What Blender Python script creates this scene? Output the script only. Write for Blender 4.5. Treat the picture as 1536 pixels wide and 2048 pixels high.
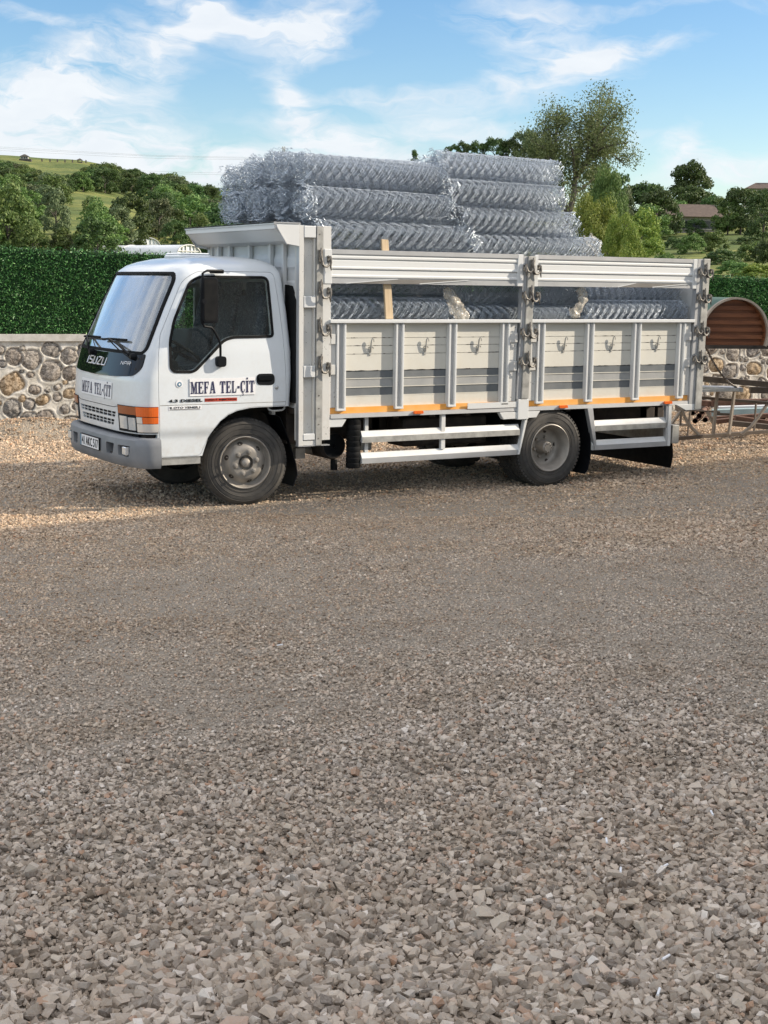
import bpy, bmesh, math, random
import numpy as np
from mathutils import Vector, Matrix

for _o in list(bpy.data.objects):
    bpy.data.objects.remove(_o, do_unlink=True)
SC = bpy.context.scene
COL = SC.collection
rad = math.radians
RNG = np.random.default_rng(7)
random.seed(7)

# ------------------------------------------------------------------ camera
CAM = np.array([-5.4314, -11.6775, 2.0519])
YAW, PITCH, ROLL, FPX = .5287, .1601, .0138, 2816.2
_cy, _sy = math.cos(YAW), math.sin(YAW)
FWD = np.array([_sy*math.cos(PITCH), _cy*math.cos(PITCH), -math.sin(PITCH)])
_r = np.array([_cy, -_sy, 0.0]); _u = np.cross(_r, FWD)
RIGHT = math.cos(ROLL)*_r + math.sin(ROLL)*_u
UP = -math.sin(ROLL)*_r + math.cos(ROLL)*_u
cam = bpy.data.cameras.new('camera'); camo = bpy.data.objects.new('camera', cam); COL.objects.link(camo)
camo.matrix_world = Matrix(((RIGHT[0], UP[0], -FWD[0], CAM[0]), (RIGHT[1], UP[1], -FWD[1], CAM[1]),
                            (RIGHT[2], UP[2], -FWD[2], CAM[2]), (0, 0, 0, 1)))
cam.sensor_fit = 'HORIZONTAL'; cam.sensor_width = 36.0; cam.lens = 36.0*FPX/1536
cam.clip_start = 0.1; cam.clip_end = 6000
SC.camera = camo

# ------------------------------------------------------------------ sun, sky, exposure
SUN_EL = rad(27.0)
SUNV = np.array([.917*math.cos(SUN_EL), -.40*math.cos(SUN_EL), math.sin(SUN_EL)]); SUNV /= np.linalg.norm(SUNV)
sl = bpy.data.lights.new('sun', 'SUN'); sl.energy = 5.0; sl.angle = rad(0.6); sl.color = (1.0, .88, .72)
so = bpy.data.objects.new('sun', sl); COL.objects.link(so)
so.rotation_euler = Vector(SUNV).to_track_quat('Z', 'Y').to_euler()
SC.view_settings.view_transform = 'Standard'; SC.view_settings.look = 'None'
SC.view_settings.gamma = 1; SC.view_settings.exposure = 0.40
SKY_STRENGTH = 0.13

W_ = bpy.data.worlds.new('World'); SC.world = W_; W_.use_nodes = True
nt = W_.node_tree; nt.nodes.clear()

class NT:
    """tiny helper to write node maths"""
    def __init__(s, nt): s.nt = nt; s.N = nt.nodes; s.L = nt.links
    def node(s, t, **k):
        n = s.N.new(t)
        for a, b in k.items(): setattr(n, a, b)
        return n
    def put(s, sock, v):
        if isinstance(v, bpy.types.NodeSocket): s.L.new(v, sock)
        elif v is not None: sock.default_value = v
    def m(s, op, a, b=None, c=None, clamp=False):
        n = s.node('ShaderNodeMath', operation=op, use_clamp=clamp)
        s.put(n.inputs[0], a)
        if b is not None: s.put(n.inputs[1], b)
        if c is not None: s.put(n.inputs[2], c)
        return n.outputs[0]
    def mixc(s, f, a, b, mode='MIX'):
        n = s.node('ShaderNodeMix', data_type='RGBA', blend_type=mode)
        s.put(n.inputs[0], f)
        for i, v in ((6, a), (7, b)):
            if isinstance(v, tuple) and len(v) == 3: v = v + (1,)
            s.put(n.inputs[i], v)
        return n.outputs[2]
    def noise(s, vec, scale, detail=3, rough=.55, dist=0.0, dim='3D'):
        n = s.node('ShaderNodeTexNoise', noise_dimensions=dim)
        s.put(n.inputs['Vector'], vec); n.inputs['Scale'].default_value = scale
        n.inputs['Detail'].default_value = detail; n.inputs['Roughness'].default_value = rough
        n.inputs['Distortion'].default_value = dist
        return n.outputs[0]
    def ramp(s, f, stops, interp='LINEAR'):
        n = s.node('ShaderNodeValToRGB'); s.put(n.inputs[0], f); cr = n.color_ramp; cr.interpolation = interp
        while len(cr.elements) < len(stops): cr.elements.new(.5)
        for e, (p, c) in zip(cr.elements, stops):
            e.position = p; e.color = c if len(c) == 4 else (*c, 1)
        return n.outputs[0]
    def comb(s, x, y, z):
        n = s.node('ShaderNodeCombineXYZ')
        for i, v in enumerate((x, y, z)): s.put(n.inputs[i], v)
        return n.outputs[0]

g = NT(nt)
sky = g.node('ShaderNodeTexSky', sky_type='NISHITA', sun_disc=False)
sky.sun_elevation = SUN_EL; sky.sun_rotation = math.atan2(SUNV[0], SUNV[1])
sky.altitude = 200; sky.air_density = 1.0; sky.dust_density = 0.7; sky.ozone_density = 1.6
tc = g.node('ShaderNodeTexCoord'); sx = g.node('ShaderNodeSeparateXYZ'); g.L.new(tc.outputs['Generated'], sx.inputs[0])
az = g.m('SUBTRACT', g.m('ARCTAN2', sx.outputs[0], sx.outputs[1]), YAW)
el = g.m('ARCSINE', sx.outputs[2])
# domain warp so that the cloud edges tear into wisps
wv = g.comb(g.m('MULTIPLY', az, 1.0), g.m('MULTIPLY', el, 2.0), 0.0)
w1 = g.m('SUBTRACT', g.noise(wv, 7.0, 4, .6), .5)
wv2 = g.comb(g.m('ADD', az, 3.3), g.m('MULTIPLY', el, 2.0), 1.7)
w2 = g.m('SUBTRACT', g.noise(wv2, 7.0, 4, .6), .5)
azw = g.m('ADD', az, g.m('MULTIPLY', w1, .12)); elw = g.m('ADD', el, g.m('MULTIPLY', w2, .07))
def pix(x, y): return math.atan((x-768)/FPX), math.atan((1024-y+(x-768)*ROLL)/FPX) - PITCH
blobs = [  # px x, y, half width, half height, slope, strength  (clouds seen in the sky, by direction)
    (240, 130, 170, 50, -.35, .75), (380, 85, 60, 28, -.9, .7), (610, 55, 85, 42, -.2, 1.0), (430, 20, 110, 22, .3, .7),
    (40, 190, 140, 45, .1, .7), (120, 275, 330, 55, .12, .78), (560, 195, 38, 42, .9, .85), (760, 185, 160, 14, 0, .45),
    (700, 285, 130, 40, .2, .85), (1030, 60, 120, 50, .1, .55), (1100, 150, 170, 40, -.25, .62), (1240, 120, 120, 16, -.15, .5),
    (350, 335, 420, 32, 0, .62), (1320, 330, 45, 40, -.3, .6), (1460, 365, 110, 26, 0, .75), (1000, 280, 300, 16, .1, .35),
    (80, 50, 120, 22, .3, .45), (1280, 20, 280, 14, -.05, .3), (900, 240, 120, 22, .2, .4)]
acc = None
for (x, y, hw, hh, slp, st) in blobs:
    a0, e0 = pix(x, y); sw, sh = hw/FPX, hh/FPX
    da = g.m('DIVIDE', g.m('SUBTRACT', azw, a0), sw)
    dd = g.m('SUBTRACT', elw, e0)
    de = g.m('DIVIDE', g.m('ADD', dd, g.m('MULTIPLY', g.m('SUBTRACT', azw, a0), slp)), sh)
    r2 = g.m('ADD', g.m('MULTIPLY', da, da), g.m('MULTIPLY', de, de))
    gv = g.m('MULTIPLY', g.m('EXPONENT', g.m('MULTIPLY', r2, -.7)), st)
    acc = gv if acc is None else g.m('ADD', acc, gv)
streak = g.noise(g.comb(g.m('ADD', azw, g.m('MULTIPLY', elw, .5)), g.m('MULTIPLY', elw, 3.2), 5.0), 17.0, 7, .64, .35)
puffs = g.noise(g.comb(azw, g.m('MULTIPLY', elw, 1.8), 9.0), 38.0, 5, .6, .3)
tex = g.m('ADD', g.m('MULTIPLY', g.m('SUBTRACT', streak, .5), 3.2), g.m('MULTIPLY', g.m('SUBTRACT', puffs, .5), .8))
cov = g.m('MULTIPLY', acc, g.m('MAXIMUM', g.m('ADD', tex, .72), 0.0)); cov = g.m('MAXIMUM', g.m('MULTIPLY', g.m('SUBTRACT', cov, .10), 1.35), 0.0)
# thin veil everywhere plus added clouds out of view that lift the ambient light
far = g.m('MULTIPLY', g.m('GREATER_THAN', g.m('ABSOLUTE', az), .30), g.m('MAXIMUM', g.m('MULTIPLY', g.m('SUBTRACT', g.noise(tc.outputs['Generated'], 3.2, 6, .6, .4), .36), 3.4), 0.0))
far = g.m('MULTIPLY', far, g.m('DIVIDE', g.m('SUBTRACT', el, .12), .35, clamp=True))
veil = g.m('MULTIPLY', g.m('EXPONENT', g.m('MULTIPLY', g.m('MAXIMUM', el, 0.0), -20.0)), .22)
cov = g.m('ADD', g.m('ADD', cov, far), g.m('ADD', veil, .05), clamp=True)
cov = g.m('MULTIPLY', cov, .93)
shade = g.noise(g.comb(azw, g.m('MULTIPLY', elw, 2.5), 2.0), 30.0, 3, .5)
unseen_sky = g.m('GREATER_THAN', g.m('ABSOLUTE', az), .30)
cl0 = g.mixc(g.m('MULTIPLY', shade, .8), (5.9, 6.0, 6.1), (4.4, 4.8, 5.3))
cloudc = g.mixc(unseen_sky, cl0, (14.0, 13.3, 12.4))  # clouds out of view made brighter to fill the shade
hsv = g.node('ShaderNodeHueSaturation'); hsv.inputs['Saturation'].default_value = 1.38; hsv.inputs['Value'].default_value = 1.0; hsv.inputs['Hue'].default_value = .504
g.L.new(sky.outputs[0], hsv.inputs['Color'])
skc = g.mixc(cov, hsv.outputs[0], cloudc)
bg = g.node('ShaderNodeBackground'); bg.inputs[1].default_value = SKY_STRENGTH; g.L.new(skc, bg.inputs[0])
wo = g.node('ShaderNodeOutputWorld'); g.L.new(bg.outputs[0], wo.inputs[0])

# ------------------------------------------------------------------ small helpers
def at(x, y, D):
    """point D metres along the view axis on the sight line of photo pixel (x, y)"""
    return CAM + D*(FWD + RIGHT*(x-768)/FPX + UP*(1024-y)/FPX)
def tag(o, label=None, cat=None, group=None, kind=None):
    if label: o['label'] = label
    if cat: o['category'] = cat
    if group: o['group'] = group
    if kind: o['kind'] = kind
    return o
def empty(name, loc=(0, 0, 0), rz=0.0):
    o = bpy.data.objects.new(name, None); COL.objects.link(o); o.location = loc; o.rotation_euler = (0, 0, rz)
    o.empty_display_size = .2
    return o
def link_mesh(name, me, parent=None, mats=()):
    for m_ in mats: me.materials.append(m_)
    o = bpy.data.objects.new(name, me); COL.objects.link(o)
    if parent is not None: o.parent = parent
    return o
def npmesh(name, V, F, mat, parent=None, smooth=False, mi=None):
    """V (n,3); F either (m,k) int array or list of faces"""
    me = bpy.data.meshes.new(name)
    V = np.asarray(V, dtype=np.float32)
    if isinstance(F, np.ndarray):
        k = F.shape[1]; me.vertices.add(len(V)); me.vertices.foreach_set('co', V.ravel())
        me.loops.add(F.size); me.loops.foreach_set('vertex_index', F.ravel().astype(np.int32))
        me.polygons.add(len(F)); me.polygons.foreach_set('loop_start', np.arange(0, F.size, k, dtype=np.int32))
        me.polygons.foreach_set('use_smooth', np.full(len(F), bool(smooth)))
        me.update(calc_edges=True); me.validate()
    else:
        me.from_pydata([tuple(v) for v in V.tolist()], [], F); me.update()
        if smooth:
            for p in me.polygons: p.use_smooth = True
    mats = mat if isinstance(mat, (list, tuple)) else [mat]
    if mi is not None: 
        for m_ in mats: me.materials.append(m_)
        me.polygons.foreach_set('material_index', np.asarray(mi, dtype=np.int32))
        return link_mesh(name, me, parent)
    return link_mesh(name, me, parent, mats)

class MB:
    """collects shapes, links them as ONE mesh object"""
    def __init__(s): s.v = []; s.f = []; s.m = []; s.cm = 0
    def add(s, vs, fs):
        b = len(s.v); s.v += [tuple(map(float, v)) for v in vs]
        s.f += [tuple(b+i for i in f) for f in fs]; s.m += [s.cm]*len(fs); return s
    def mat(s, i): s.cm = i; return s
    def box(s, x0, x1, y0, y1, z0, z1):
        x0, x1 = sorted((x0, x1)); y0, y1 = sorted((y0, y1)); z0, z1 = sorted((z0, z1))
        return s.add([(x0, y0, z0), (x1, y0, z0), (x1, y1, z0), (x0, y1, z0), (x0, y0, z1), (x1, y0, z1), (x1, y1, z1), (x0, y1, z1)],
                     [(0, 3, 2, 1), (4, 5, 6, 7), (0, 1, 5, 4), (1, 2, 6, 5), (2, 3, 7, 6), (3, 0, 4, 7)])
    def prism(s, pts, axis, a, b):
        """pts: polygon in the two other axes (x,z for y; y,z for x; x,y for z)"""
        n = len(pts)
        def P(p, t): return {'y': (p[0], t, p[1]), 'x': (t, p[0], p[1]), 'z': (p[0], p[1], t)}[axis]
        vs = [P(p, a) for p in pts] + [P(p, b) for p in pts]
        fs = [tuple(range(n)), tuple(range(2*n-1, n-1, -1))] + [(i, i+n, (i+1) % n+n, (i+1) % n) for i in range(n)]
        return s.add(vs, fs)
    def beam(s, p, q, w, h, up=(0, 0, 1)):
        p = np.array(p, float); q = np.array(q, float); d = q-p; d /= np.linalg.norm(d)
        sd = np.cross(d, up); sd /= np.linalg.norm(sd); u = np.cross(sd, d)
        vs = [c+a*sd*w/2+b*u*h/2 for c in (p, q) for a, b in ((-1, -1), (1, -1), (1, 1), (-1, 1))]
        return s.add(vs, [(0, 1, 2, 3), (7, 6, 5, 4), (0, 4, 5, 1), (1, 5, 6, 2), (2, 6, 7, 3), (3, 7, 4, 0)])
    def tube(s, pts, r, n=8, cap=True, closed=False):
        pts = [np.array(p, float) for p in pts]; m = len(pts)
        rs = r if isinstance(r, (list, tuple, np.ndarray)) else [r]*m
        b = len(s.v); vs = []; prev = None
        for i, p in enumerate(pts):
            if closed: t = pts[(i+1) % m]-pts[i-1]
            else: t = pts[min(i+1, m-1)]-pts[max(i-1, 0)]
            t = t/(np.linalg.norm(t)+1e-12)
            if prev is None:
                a = np.array([0, 0, 1.]) if abs(t[2]) < .9 else np.array([1., 0, 0]); x = np.cross(t, a)
            else: x = prev-t*np.dot(prev, t)
            x /= np.linalg.norm(x)+1e-12; prev = x; y = np.cross(t, x)
            for k in range(n):
                a = 2*math.pi*k/n; vs.append(p+rs[i]*(math.cos(a)*x+math.sin(a)*y))
        fs = []
        for i in range(m if closed else m-1):
            j = (i+1) % m
            for k in range(n): fs.append((i*n+k, i*n+(k+1) % n, j*n+(k+1) % n, j*n+k))
        if cap and not closed: fs += [tuple(range(n-1, -1, -1)), tuple((m-1)*n+k for k in range(n))]
        return s.add(vs, fs)
    def lathe(s, prof, c, axis='y', n=48, flip=False):
        """prof: list of (radius, t along axis)"""
        vs = []
        for (r, t) in prof:
            for k in range(n):
                a = 2*math.pi*k/n; u, w = r*math.cos(a), r*math.sin(a)
                vs.append({'y': (c[0]+u, c[1]+t, c[2]+w), 'x': (c[0]+t, c[1]+u, c[2]+w), 'z': (c[0]+u, c[1]+w, c[2]+t)}[axis])
        fs = []
        for i in range(len(prof)-1):
            for k in range(n):
                q = (i*n+k, i*n+(k+1) % n, (i+1)*n+(k+1) % n, (i+1)*n+k)
                fs.append(q if not flip else q[::-1])
        return s.add(vs, fs)
    def build(s, name, mat, parent=None, smooth=False, bevel=0, seg=1, auto=None):
        me = bpy.data.meshes.new(name); me.from_pydata(s.v, [], s.f); me.update()
        mats = mat if isinstance(mat, (list, tuple)) else [mat]
        for m_ in mats: me.materials.append(m_)
        if len(mats) > 1: me.polygons.foreach_set('material_index', s.m)
        if bevel or smooth or auto:
            bm = bmesh.new(); bm.from_mesh(me)
            if bevel:
                bmesh.ops.remove_doubles(bm, verts=bm.verts, dist=1e-5)
                es = [e for e in bm.edges if len(e.link_faces) == 2 and e.calc_face_angle(0) > .5]
                bmesh.ops.bevel(bm, geom=es, offset=bevel, segments=seg, affect='EDGES', profile=.7, clamp_overlap=True)
            bmesh.ops.recalc_face_normals(bm, faces=bm.faces)
            bm.to_mesh(me); bm.free()
        if smooth:
            for p in me.polygons: p.use_smooth = True
            if auto is None: auto = 40
        if auto: 
            for p in me.polygons: p.use_smooth = True
            sharp_by_angle(me, auto)
        return link_mesh(name, me, parent)
def sharp_by_angle(me, deg):
    bm = bmesh.new(); bm.from_mesh(me)
    for e in bm.edges:
        e.smooth = not (len(e.link_faces) == 2 and e.calc_face_angle(0) > rad(deg))
    bm.to_mesh(me); bm.free()
def boolean(base, cutters, op='DIFFERENCE', name=None, mat=None, parent=None, solver='EXACT', auto=None):
    """base, cutters: temp objects; returns a new linked object with the result"""
    for i, c in enumerate(cutters):
        md = base.modifiers.new('b%d' % i, 'BOOLEAN'); md.operation = op if not isinstance(op, list) else op[i]
        md.object = c; md.solver = solver
    bpy.context.view_layer.update()
    dg = bpy.context.evaluated_depsgraph_get()
    me = bpy.data.meshes.new_from_object(base.evaluated_get(dg), depsgraph=dg)
    for md in list(base.modifiers): base.modifiers.remove(md)
    me.materials.clear()
    if mat: me.materials.append(mat)
    for p in me.polygons: p.material_index = 0
    if auto:
        for p in me.polygons: p.use_smooth = True
        sharp_by_angle(me, auto)
    me.name = name or 'result'
    return link_mesh(name or 'result', me, parent)
def temp(mb):
    me = bpy.data.meshes.new('tmp'); me.from_pydata(mb.v, [], mb.f); me.update()
    bm = bmesh.new(); bm.from_mesh(me); bmesh.ops.recalc_face_normals(bm, faces=bm.faces); bm.to_mesh(me); bm.free()
    o = bpy.data.objects.new('tmp', me); COL.objects.link(o); return o
def kill(*os):
    for o in os: bpy.data.objects.remove(o, do_unlink=True)
def text_mesh(name, s, mat, parent, origin, xdir, ydir, w, h, shear=0.0, depth=.002, bold=0.0):
    """built-in font text fitted to a w x h box; origin = lower left corner"""
    cu = bpy.data.curves.new('t', 'FONT'); cu.body = s; cu.resolution_u = 3; cu.offset = bold
    o = bpy.data.objects.new('t', cu); COL.objects.link(o); bpy.context.view_layer.update()
    dg = bpy.context.evaluated_depsgraph_get(); me = bpy.data.meshes.new_from_object(o.evaluated_get(dg), depsgraph=dg)
    bpy.data.objects.remove(o, do_unlink=True)
    co = np.zeros(len(me.vertices)*3); me.vertices.foreach_get('co', co); co = co.reshape(-1, 3)
    mn, mx = co.min(0), co.max(0); xx = (co[:, 0]-mn[0])/(mx[0]-mn[0]); yy = (co[:, 1]-mn[1])/(mx[1]-mn[1])
    xd = np.array(xdir, float); yd = np.array(ydir, float); nrm = np.cross(xd, yd); nrm /= np.linalg.norm(nrm)
    P = np.array(origin, float)+np.outer(xx*w+yy*shear*h, xd)+np.outer(yy*h, yd)
    me.vertices.foreach_set('co', P.astype(np.float32).ravel()); me.update()
    bm = bmesh.new(); bm.from_mesh(me)
    r = bmesh.ops.extrude_face_region(bm, geom=bm.faces[:])
    for v in [e for e in r['geom'] if isinstance(e, bmesh.types.BMVert)]: v.co += Vector(nrm*depth)
    bm.to_mesh(me); bm.free(); me.materials.clear(); me.name = name
    return link_mesh(name, me, parent, [mat])
def arc(c, r, a0, a1, n): return [(c[0]+r*math.cos(a0+(a1-a0)*i/n), c[1]+r*math.sin(a0+(a1-a0)*i/n)) for i in range(n+1)]
def roundpoly(pts, r, n=4):
    out = []; m = len(pts)
    for i in range(m):
        p = np.array(pts[i], float); a = np.array(pts[i-1], float)-p; b = np.array(pts[(i+1) % m], float)-p
        ri = r[i] if isinstance(r, (list, tuple)) else r
        la, lb = np.linalg.norm(a), np.linalg.norm(b); k = min(ri, la*.45, lb*.45)
        if k < 1e-4: out.append(tuple(p)); continue
        A = p+a/la*k; B = p+b/lb*k
        for t in np.linspace(0, 1, n+1): out.append(tuple((1-t)**2*A+2*t*(1-t)*p+t*t*B))
    return out
def offpoly(pts, d):
    """offset polygon outward by d (ccw or cw handled)"""
    P = np.array(pts, float); n = len(P)
    ar = sum(P[i][0]*P[(i+1) % n][1]-P[(i+1) % n][0]*P[i][1] for i in range(n)); sg = 1 if ar > 0 else -1
    out = []
    for i in range(n):
        a = P[i]-P[i-1]; b = P[(i+1) % n]-P[i]; a /= np.linalg.norm(a)+1e-9; b /= np.linalg.norm(b)+1e-9
        na = np.array([a[1], -a[0]])*sg; nb = np.array([b[1], -b[0]])*sg; m_ = na+nb; m_ /= max(np.linalg.norm(m_), .3)
        out.append(tuple(P[i]+m_*d/max(np.dot(m_, na), .5)))
    return out

# ------------------------------------------------------------------ materials
def newmat(name):
    m_ = bpy.data.materials.new(name); m_.use_nodes = True; t = m_.node_tree
    b = t.nodes['Principled BSDF']; return m_, NT(t), b
def setb(b, col=None, rough=None, metal=None, spec=None, **k):
    if col is not None: b.inputs['Base Color'].default_value = (*col, 1)
    if rough is not None: b.inputs['Roughness'].default_value = rough
    if metal is not None: b.inputs['Metallic'].default_value = metal
    if spec is not None: b.inputs['Specular IOR Level'].default_value = spec
    for a, v in k.items(): b.inputs[a.replace('_', ' ')].default_value = v
def bump(h, b, height, strength=.4, dist=.01):
    n = h.node('ShaderNodeBump'); n.inputs['Strength'].default_value = strength; n.inputs['Distance'].default_value = dist
    h.L.new(height, n.inputs['Height']); h.L.new(n.outputs[0], b.inputs['Normal'])
def objco(h): return h.node('ShaderNodeTexCoord').outputs['Object']
def mat_paint(name, col, dirt=(.42, .36, .28), amt=.5, rough=.32, coat=.5, scale=3.0, low=True, bumpy=0.0, spots=0.0):
    m_, h, b = newmat(name); co = objco(h)
    n1 = h.noise(co, scale, 6, .65, .4); n2 = h.noise(co, scale*9, 4, .7)
    d = h.m('MULTIPLY', h.m('SUBTRACT', h.m('ADD', h.m('MULTIPLY', n1, .7), h.m('MULTIPLY', n2, .45)), .5), 2.2, clamp=True)
    if low:   # dust thrown up by the wheels settles on the lower panels
        s = h.node('ShaderNodeSeparateXYZ'); h.L.new(co, s.inputs[0])
        lowf = h.m('SUBTRACT', 1.0, h.m('DIVIDE', s.outputs[2], 1.5), clamp=True)
        d = h.m('MULTIPLY', d, h.m('ADD', h.m('MULTIPLY', lowf, .9), .15))
    d = h.m('MULTIPLY', d, amt)
    c = h.mixc(d, col, dirt)
    if spots:
        v = h.noise(co, 60, 2, .5); v2 = h.noise(co, 5, 3, .6)
        f = h.m('MULTIPLY', h.m('GREATER_THAN', v, .68), h.m('GREATER_THAN', v2, .52))
        c = h.mixc(h.m('MULTIPLY', f, spots), c, (.06, .05, .045))
    h.L.new(c, b.inputs['Base Color'])
    setb(b, rough=rough); b.inputs['Coat Weight'].default_value = coat; b.inputs['Coat Roughness'].default_value = .12
    h.L.new(h.m('ADD', h.m('MULTIPLY', d, .5), rough), b.inputs['Roughness'])
    if bumpy: bump(h, b, h.noise(co, 14, 3, .5), bumpy, .01)
    return m_
def mat_noise(name, c1, c2, scale=8, rough=.7, metal=0.0, detail=5, bs=0.0, bd=.01, dist=.2, spec=.5, stretch=None, sub=.58):
    m_, h, b = newmat(name); co = objco(h)
    if stretch:
        mp = h.node('ShaderNodeMapping'); mp.inputs['Scale'].default_value = stretch; h.L.new(co, mp.inputs[0]); co = mp.outputs[0]
    n = h.noise(co, scale, detail, sub, dist)
    f = h.ramp(n, [(.3, (0, 0, 0)), (.7, (1, 1, 1))])
    h.L.new(h.mixc(f, c1, c2), b.inputs['Base Color']); setb(b, rough=rough, metal=metal, spec=spec)
    if bs: bump(h, b, n, bs, bd)
    return m_
M = {}
M['white'] = mat_paint('white_paint', (.64, .68, .71), amt=.85, rough=.28, coat=.6)
M['bedwhite'] = mat_paint('bed_white_paint', (.585, .60, .60), dirt=(.45, .37, .27), amt=.6, rough=.5, coat=.05, scale=2.5)
M['chipwhite'] = mat_paint('chipped_white_paint', (.56, .56, .54), dirt=(.42, .34, .25), amt=.7, rough=.5, coat=.05, scale=3, spots=.9)
M['board'] = mat_paint('board_paint', (.57, .56, .505), dirt=(.46, .35, .21), amt=1.0, rough=.6, coat=0, scale=1.6, bumpy=.12)
M['stripe_dark'] = mat_noise('dark_grey_stripe', (.10, .115, .125), (.155, .165, .17), 6, .6)
M['stripe_light'] = mat_noise('light_grey_stripe', (.27, .28, .28), (.35, .35, .34), 6, .6)
M['orange'] = mat_noise('orange_reflective_band', (.78, .33, .05), (.72, .40, .14), 5, .45)
M['galv'] = mat_noise('galvanised_steel', (.36, .37, .37), (.58, .58, .57), 12, .5, .55, bs=.1)
M['galvdull'] = mat_noise('dull_galvanised_steel', (.22, .22, .21), (.42, .42, .40), 9, .6, .35, bs=.15)
M['alu'] = mat_noise('grey_aluminium', (.40, .41, .42), (.50, .51, .52), 4, .45, .5)
M['iron'] = mat_noise('worn_iron', (.055, .05, .045), (.32, .30, .27), 40, .6, .5, bs=.5)
M['black'] = mat_noise('black_plastic', (.005, .006, .008), (.010, .011, .013), 10, .5, spec=.12)
M['rubber'] = mat_noise('black_rubber', (.007, .008, .009), (.016, .016, .016), 14, .75, bs=.1, spec=.1)
M['chassis'] = mat_noise('chassis_black', (.012, .011, .010), (.06, .045, .035), 7, .8, bs=.2)
M['tyre'] = mat_noise('dusty_tyre', (.028, .028, .028), (.088, .080, .070), 5, .85, detail=7, bs=.15)
M['tread'] = mat_noise('tyre_tread', (.03, .03, .03), (.085, .08, .07), 9, .85)
M['rim'] = mat_noise('dusty_steel_rim', (.20, .185, .165), (.36, .33, .29), 6, .5, .25, bs=.06)
M['bumper'] = mat_noise('grey_bumper_plastic', (.145, .155, .17), (.20, .21, .225), 5, .5, bs=.03)
M['navy'] = mat_noise('navy_lettering', (.010, .010, .05), (.02, .02, .07), 8, .5)
M['signwhite'] = mat_noise('sign_white', (.72, .72, .73), (.78, .78, .79), 5, .4)
M['wood'] = mat_noise('raw_timber', (.50, .37, .23), (.62, .49, .32), 3, .75, stretch=(12, 12, 1.5), bs=.1)
M['red'] = mat_noise('red_sticker', (.42, .045, .02), (.5, .06, .03), 8, .5)
M['silver'] = mat_noise('silver_letter', (.7, .7, .72), (.8, .8, .82), 8, .3, .3)
M['chain'] = mat_noise('steel_chain', (.12, .10, .09), (.3, .27, .24), 30, .5, .7)

m_, h, b = newmat('glossy_black_panel'); setb(b, (.006, .007, .008), .03, 0, .25); M['gloss'] = m_
def mat_glass(name, tint, gl, dirt, rough=.02):
    m_, h, b = newmat(name); out = h.N['Material Output']; h.N.remove(b); co = objco(h)
    tr = h.node('ShaderNodeBsdfTransparent'); tr.inputs[0].default_value = (*tint, 1)
    gs = h.node('ShaderNodeBsdfGlossy'); gs.inputs['Roughness'].default_value = rough; gs.inputs[0].default_value = (.95, .97, 1, 1)
    df = h.node('ShaderNodeBsdfDiffuse'); df.inputs[0].default_value = (.55, .56, .55, 1)
    fr = h.node('ShaderNodeFresnel'); fr.inputs[0].default_value = 1.5
    f = h.m('ADD', h.m('MULTIPLY', fr.outputs[0], gl), .01, clamp=True)
    a = h.node('ShaderNodeMixShader'); h.L.new(f, a.inputs[0]); h.L.new(tr.outputs[0], a.inputs[1]); h.L.new(gs.outputs[0], a.inputs[2])
    dn = h.noise(co, 9, 6, .7, .8)
    dd = h.m('MULTIPLY', h.m('SUBTRACT', dn, .30, clamp=True), dirt)
    c = h.node('ShaderNodeMixShader'); h.L.new(dd, c.inputs[0]); h.L.new(a.outputs[0], c.inputs[1]); h.L.new(df.outputs[0], c.inputs[2])
    h.L.new(c.outputs[0], out.inputs[0]); return m_
M['windscreen'] = mat_glass('windscreen_glass', (.62, .70, .68), 3.4, 1.0, .03)
M['sideglass'] = mat_glass('side_glass', (.88, .92, .90), .6, .03)
m_, h, b = newmat('lamp_glass'); setb(b, (.75, .78, .8), .08, .6); b.inputs['Coat Weight'].default_value = 1; M['lamp'] = m_
m_, h, b = newmat('orange_lens'); setb(b, (.72, .13, .015), .15); b.inputs['Coat Weight'].default_value = 1
v = h.node('ShaderNodeTexWave'); v.inputs['Scale'].default_value = 18; h.L.new(objco(h), v.inputs[0]); bump(h, b, v.outputs[0], .4, .003); M['olens'] = m_
m_, h, b = newmat('clear_lens'); setb(b, (.72, .70, .66), .12, .3); b.inputs['Coat Weight'].default_value = 1; M['clens'] = m_
m_, h, b = newmat('brownish_orange_lens'); setb(b, (.30, .09, .03), .2); M['dlens'] = m_
m_, h, b = newmat('plastic_film'); out = h.N['Material Output']
setb(b, (.62, .57, .48), .22); b.inputs['Coat Weight'].default_value = .8
tr = h.node('ShaderNodeBsdfTransparent'); mx = h.node('ShaderNodeMixShader')
h.L.new(h.ramp(h.noise(objco(h), 14, 4, .6, 1), [(.35, (.18, .18, .18)), (.65, (.60, .60, .60))]), mx.inputs[0])
h.L.new(tr.outputs[0], mx.inputs[1]); h.L.new(b.outputs[0], mx.inputs[2]); h.L.new(mx.outputs[0], out.inputs[0])
bump(h, b, h.noise(objco(h), 16, 3, .5, 1.5), .6, .02); M['film'] = m_
m_, h, b = newmat('zinc_wire'); setb(b, (.64, .71, .79), .36, .84); M['wire'] = m_
m_, h, b = newmat('seat_fabric'); co = objco(h)
f = h.ramp(h.noise(co, 30, 3, .7, 2), [(.48, (0, 0, 0)), (.6, (1, 1, 1))]); h.L.new(h.mixc(f, (.045, .055, .08), (.17, .19, .23)), b.inputs['Base Color']); setb(b, rough=.9); M['seat'] = m_
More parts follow.
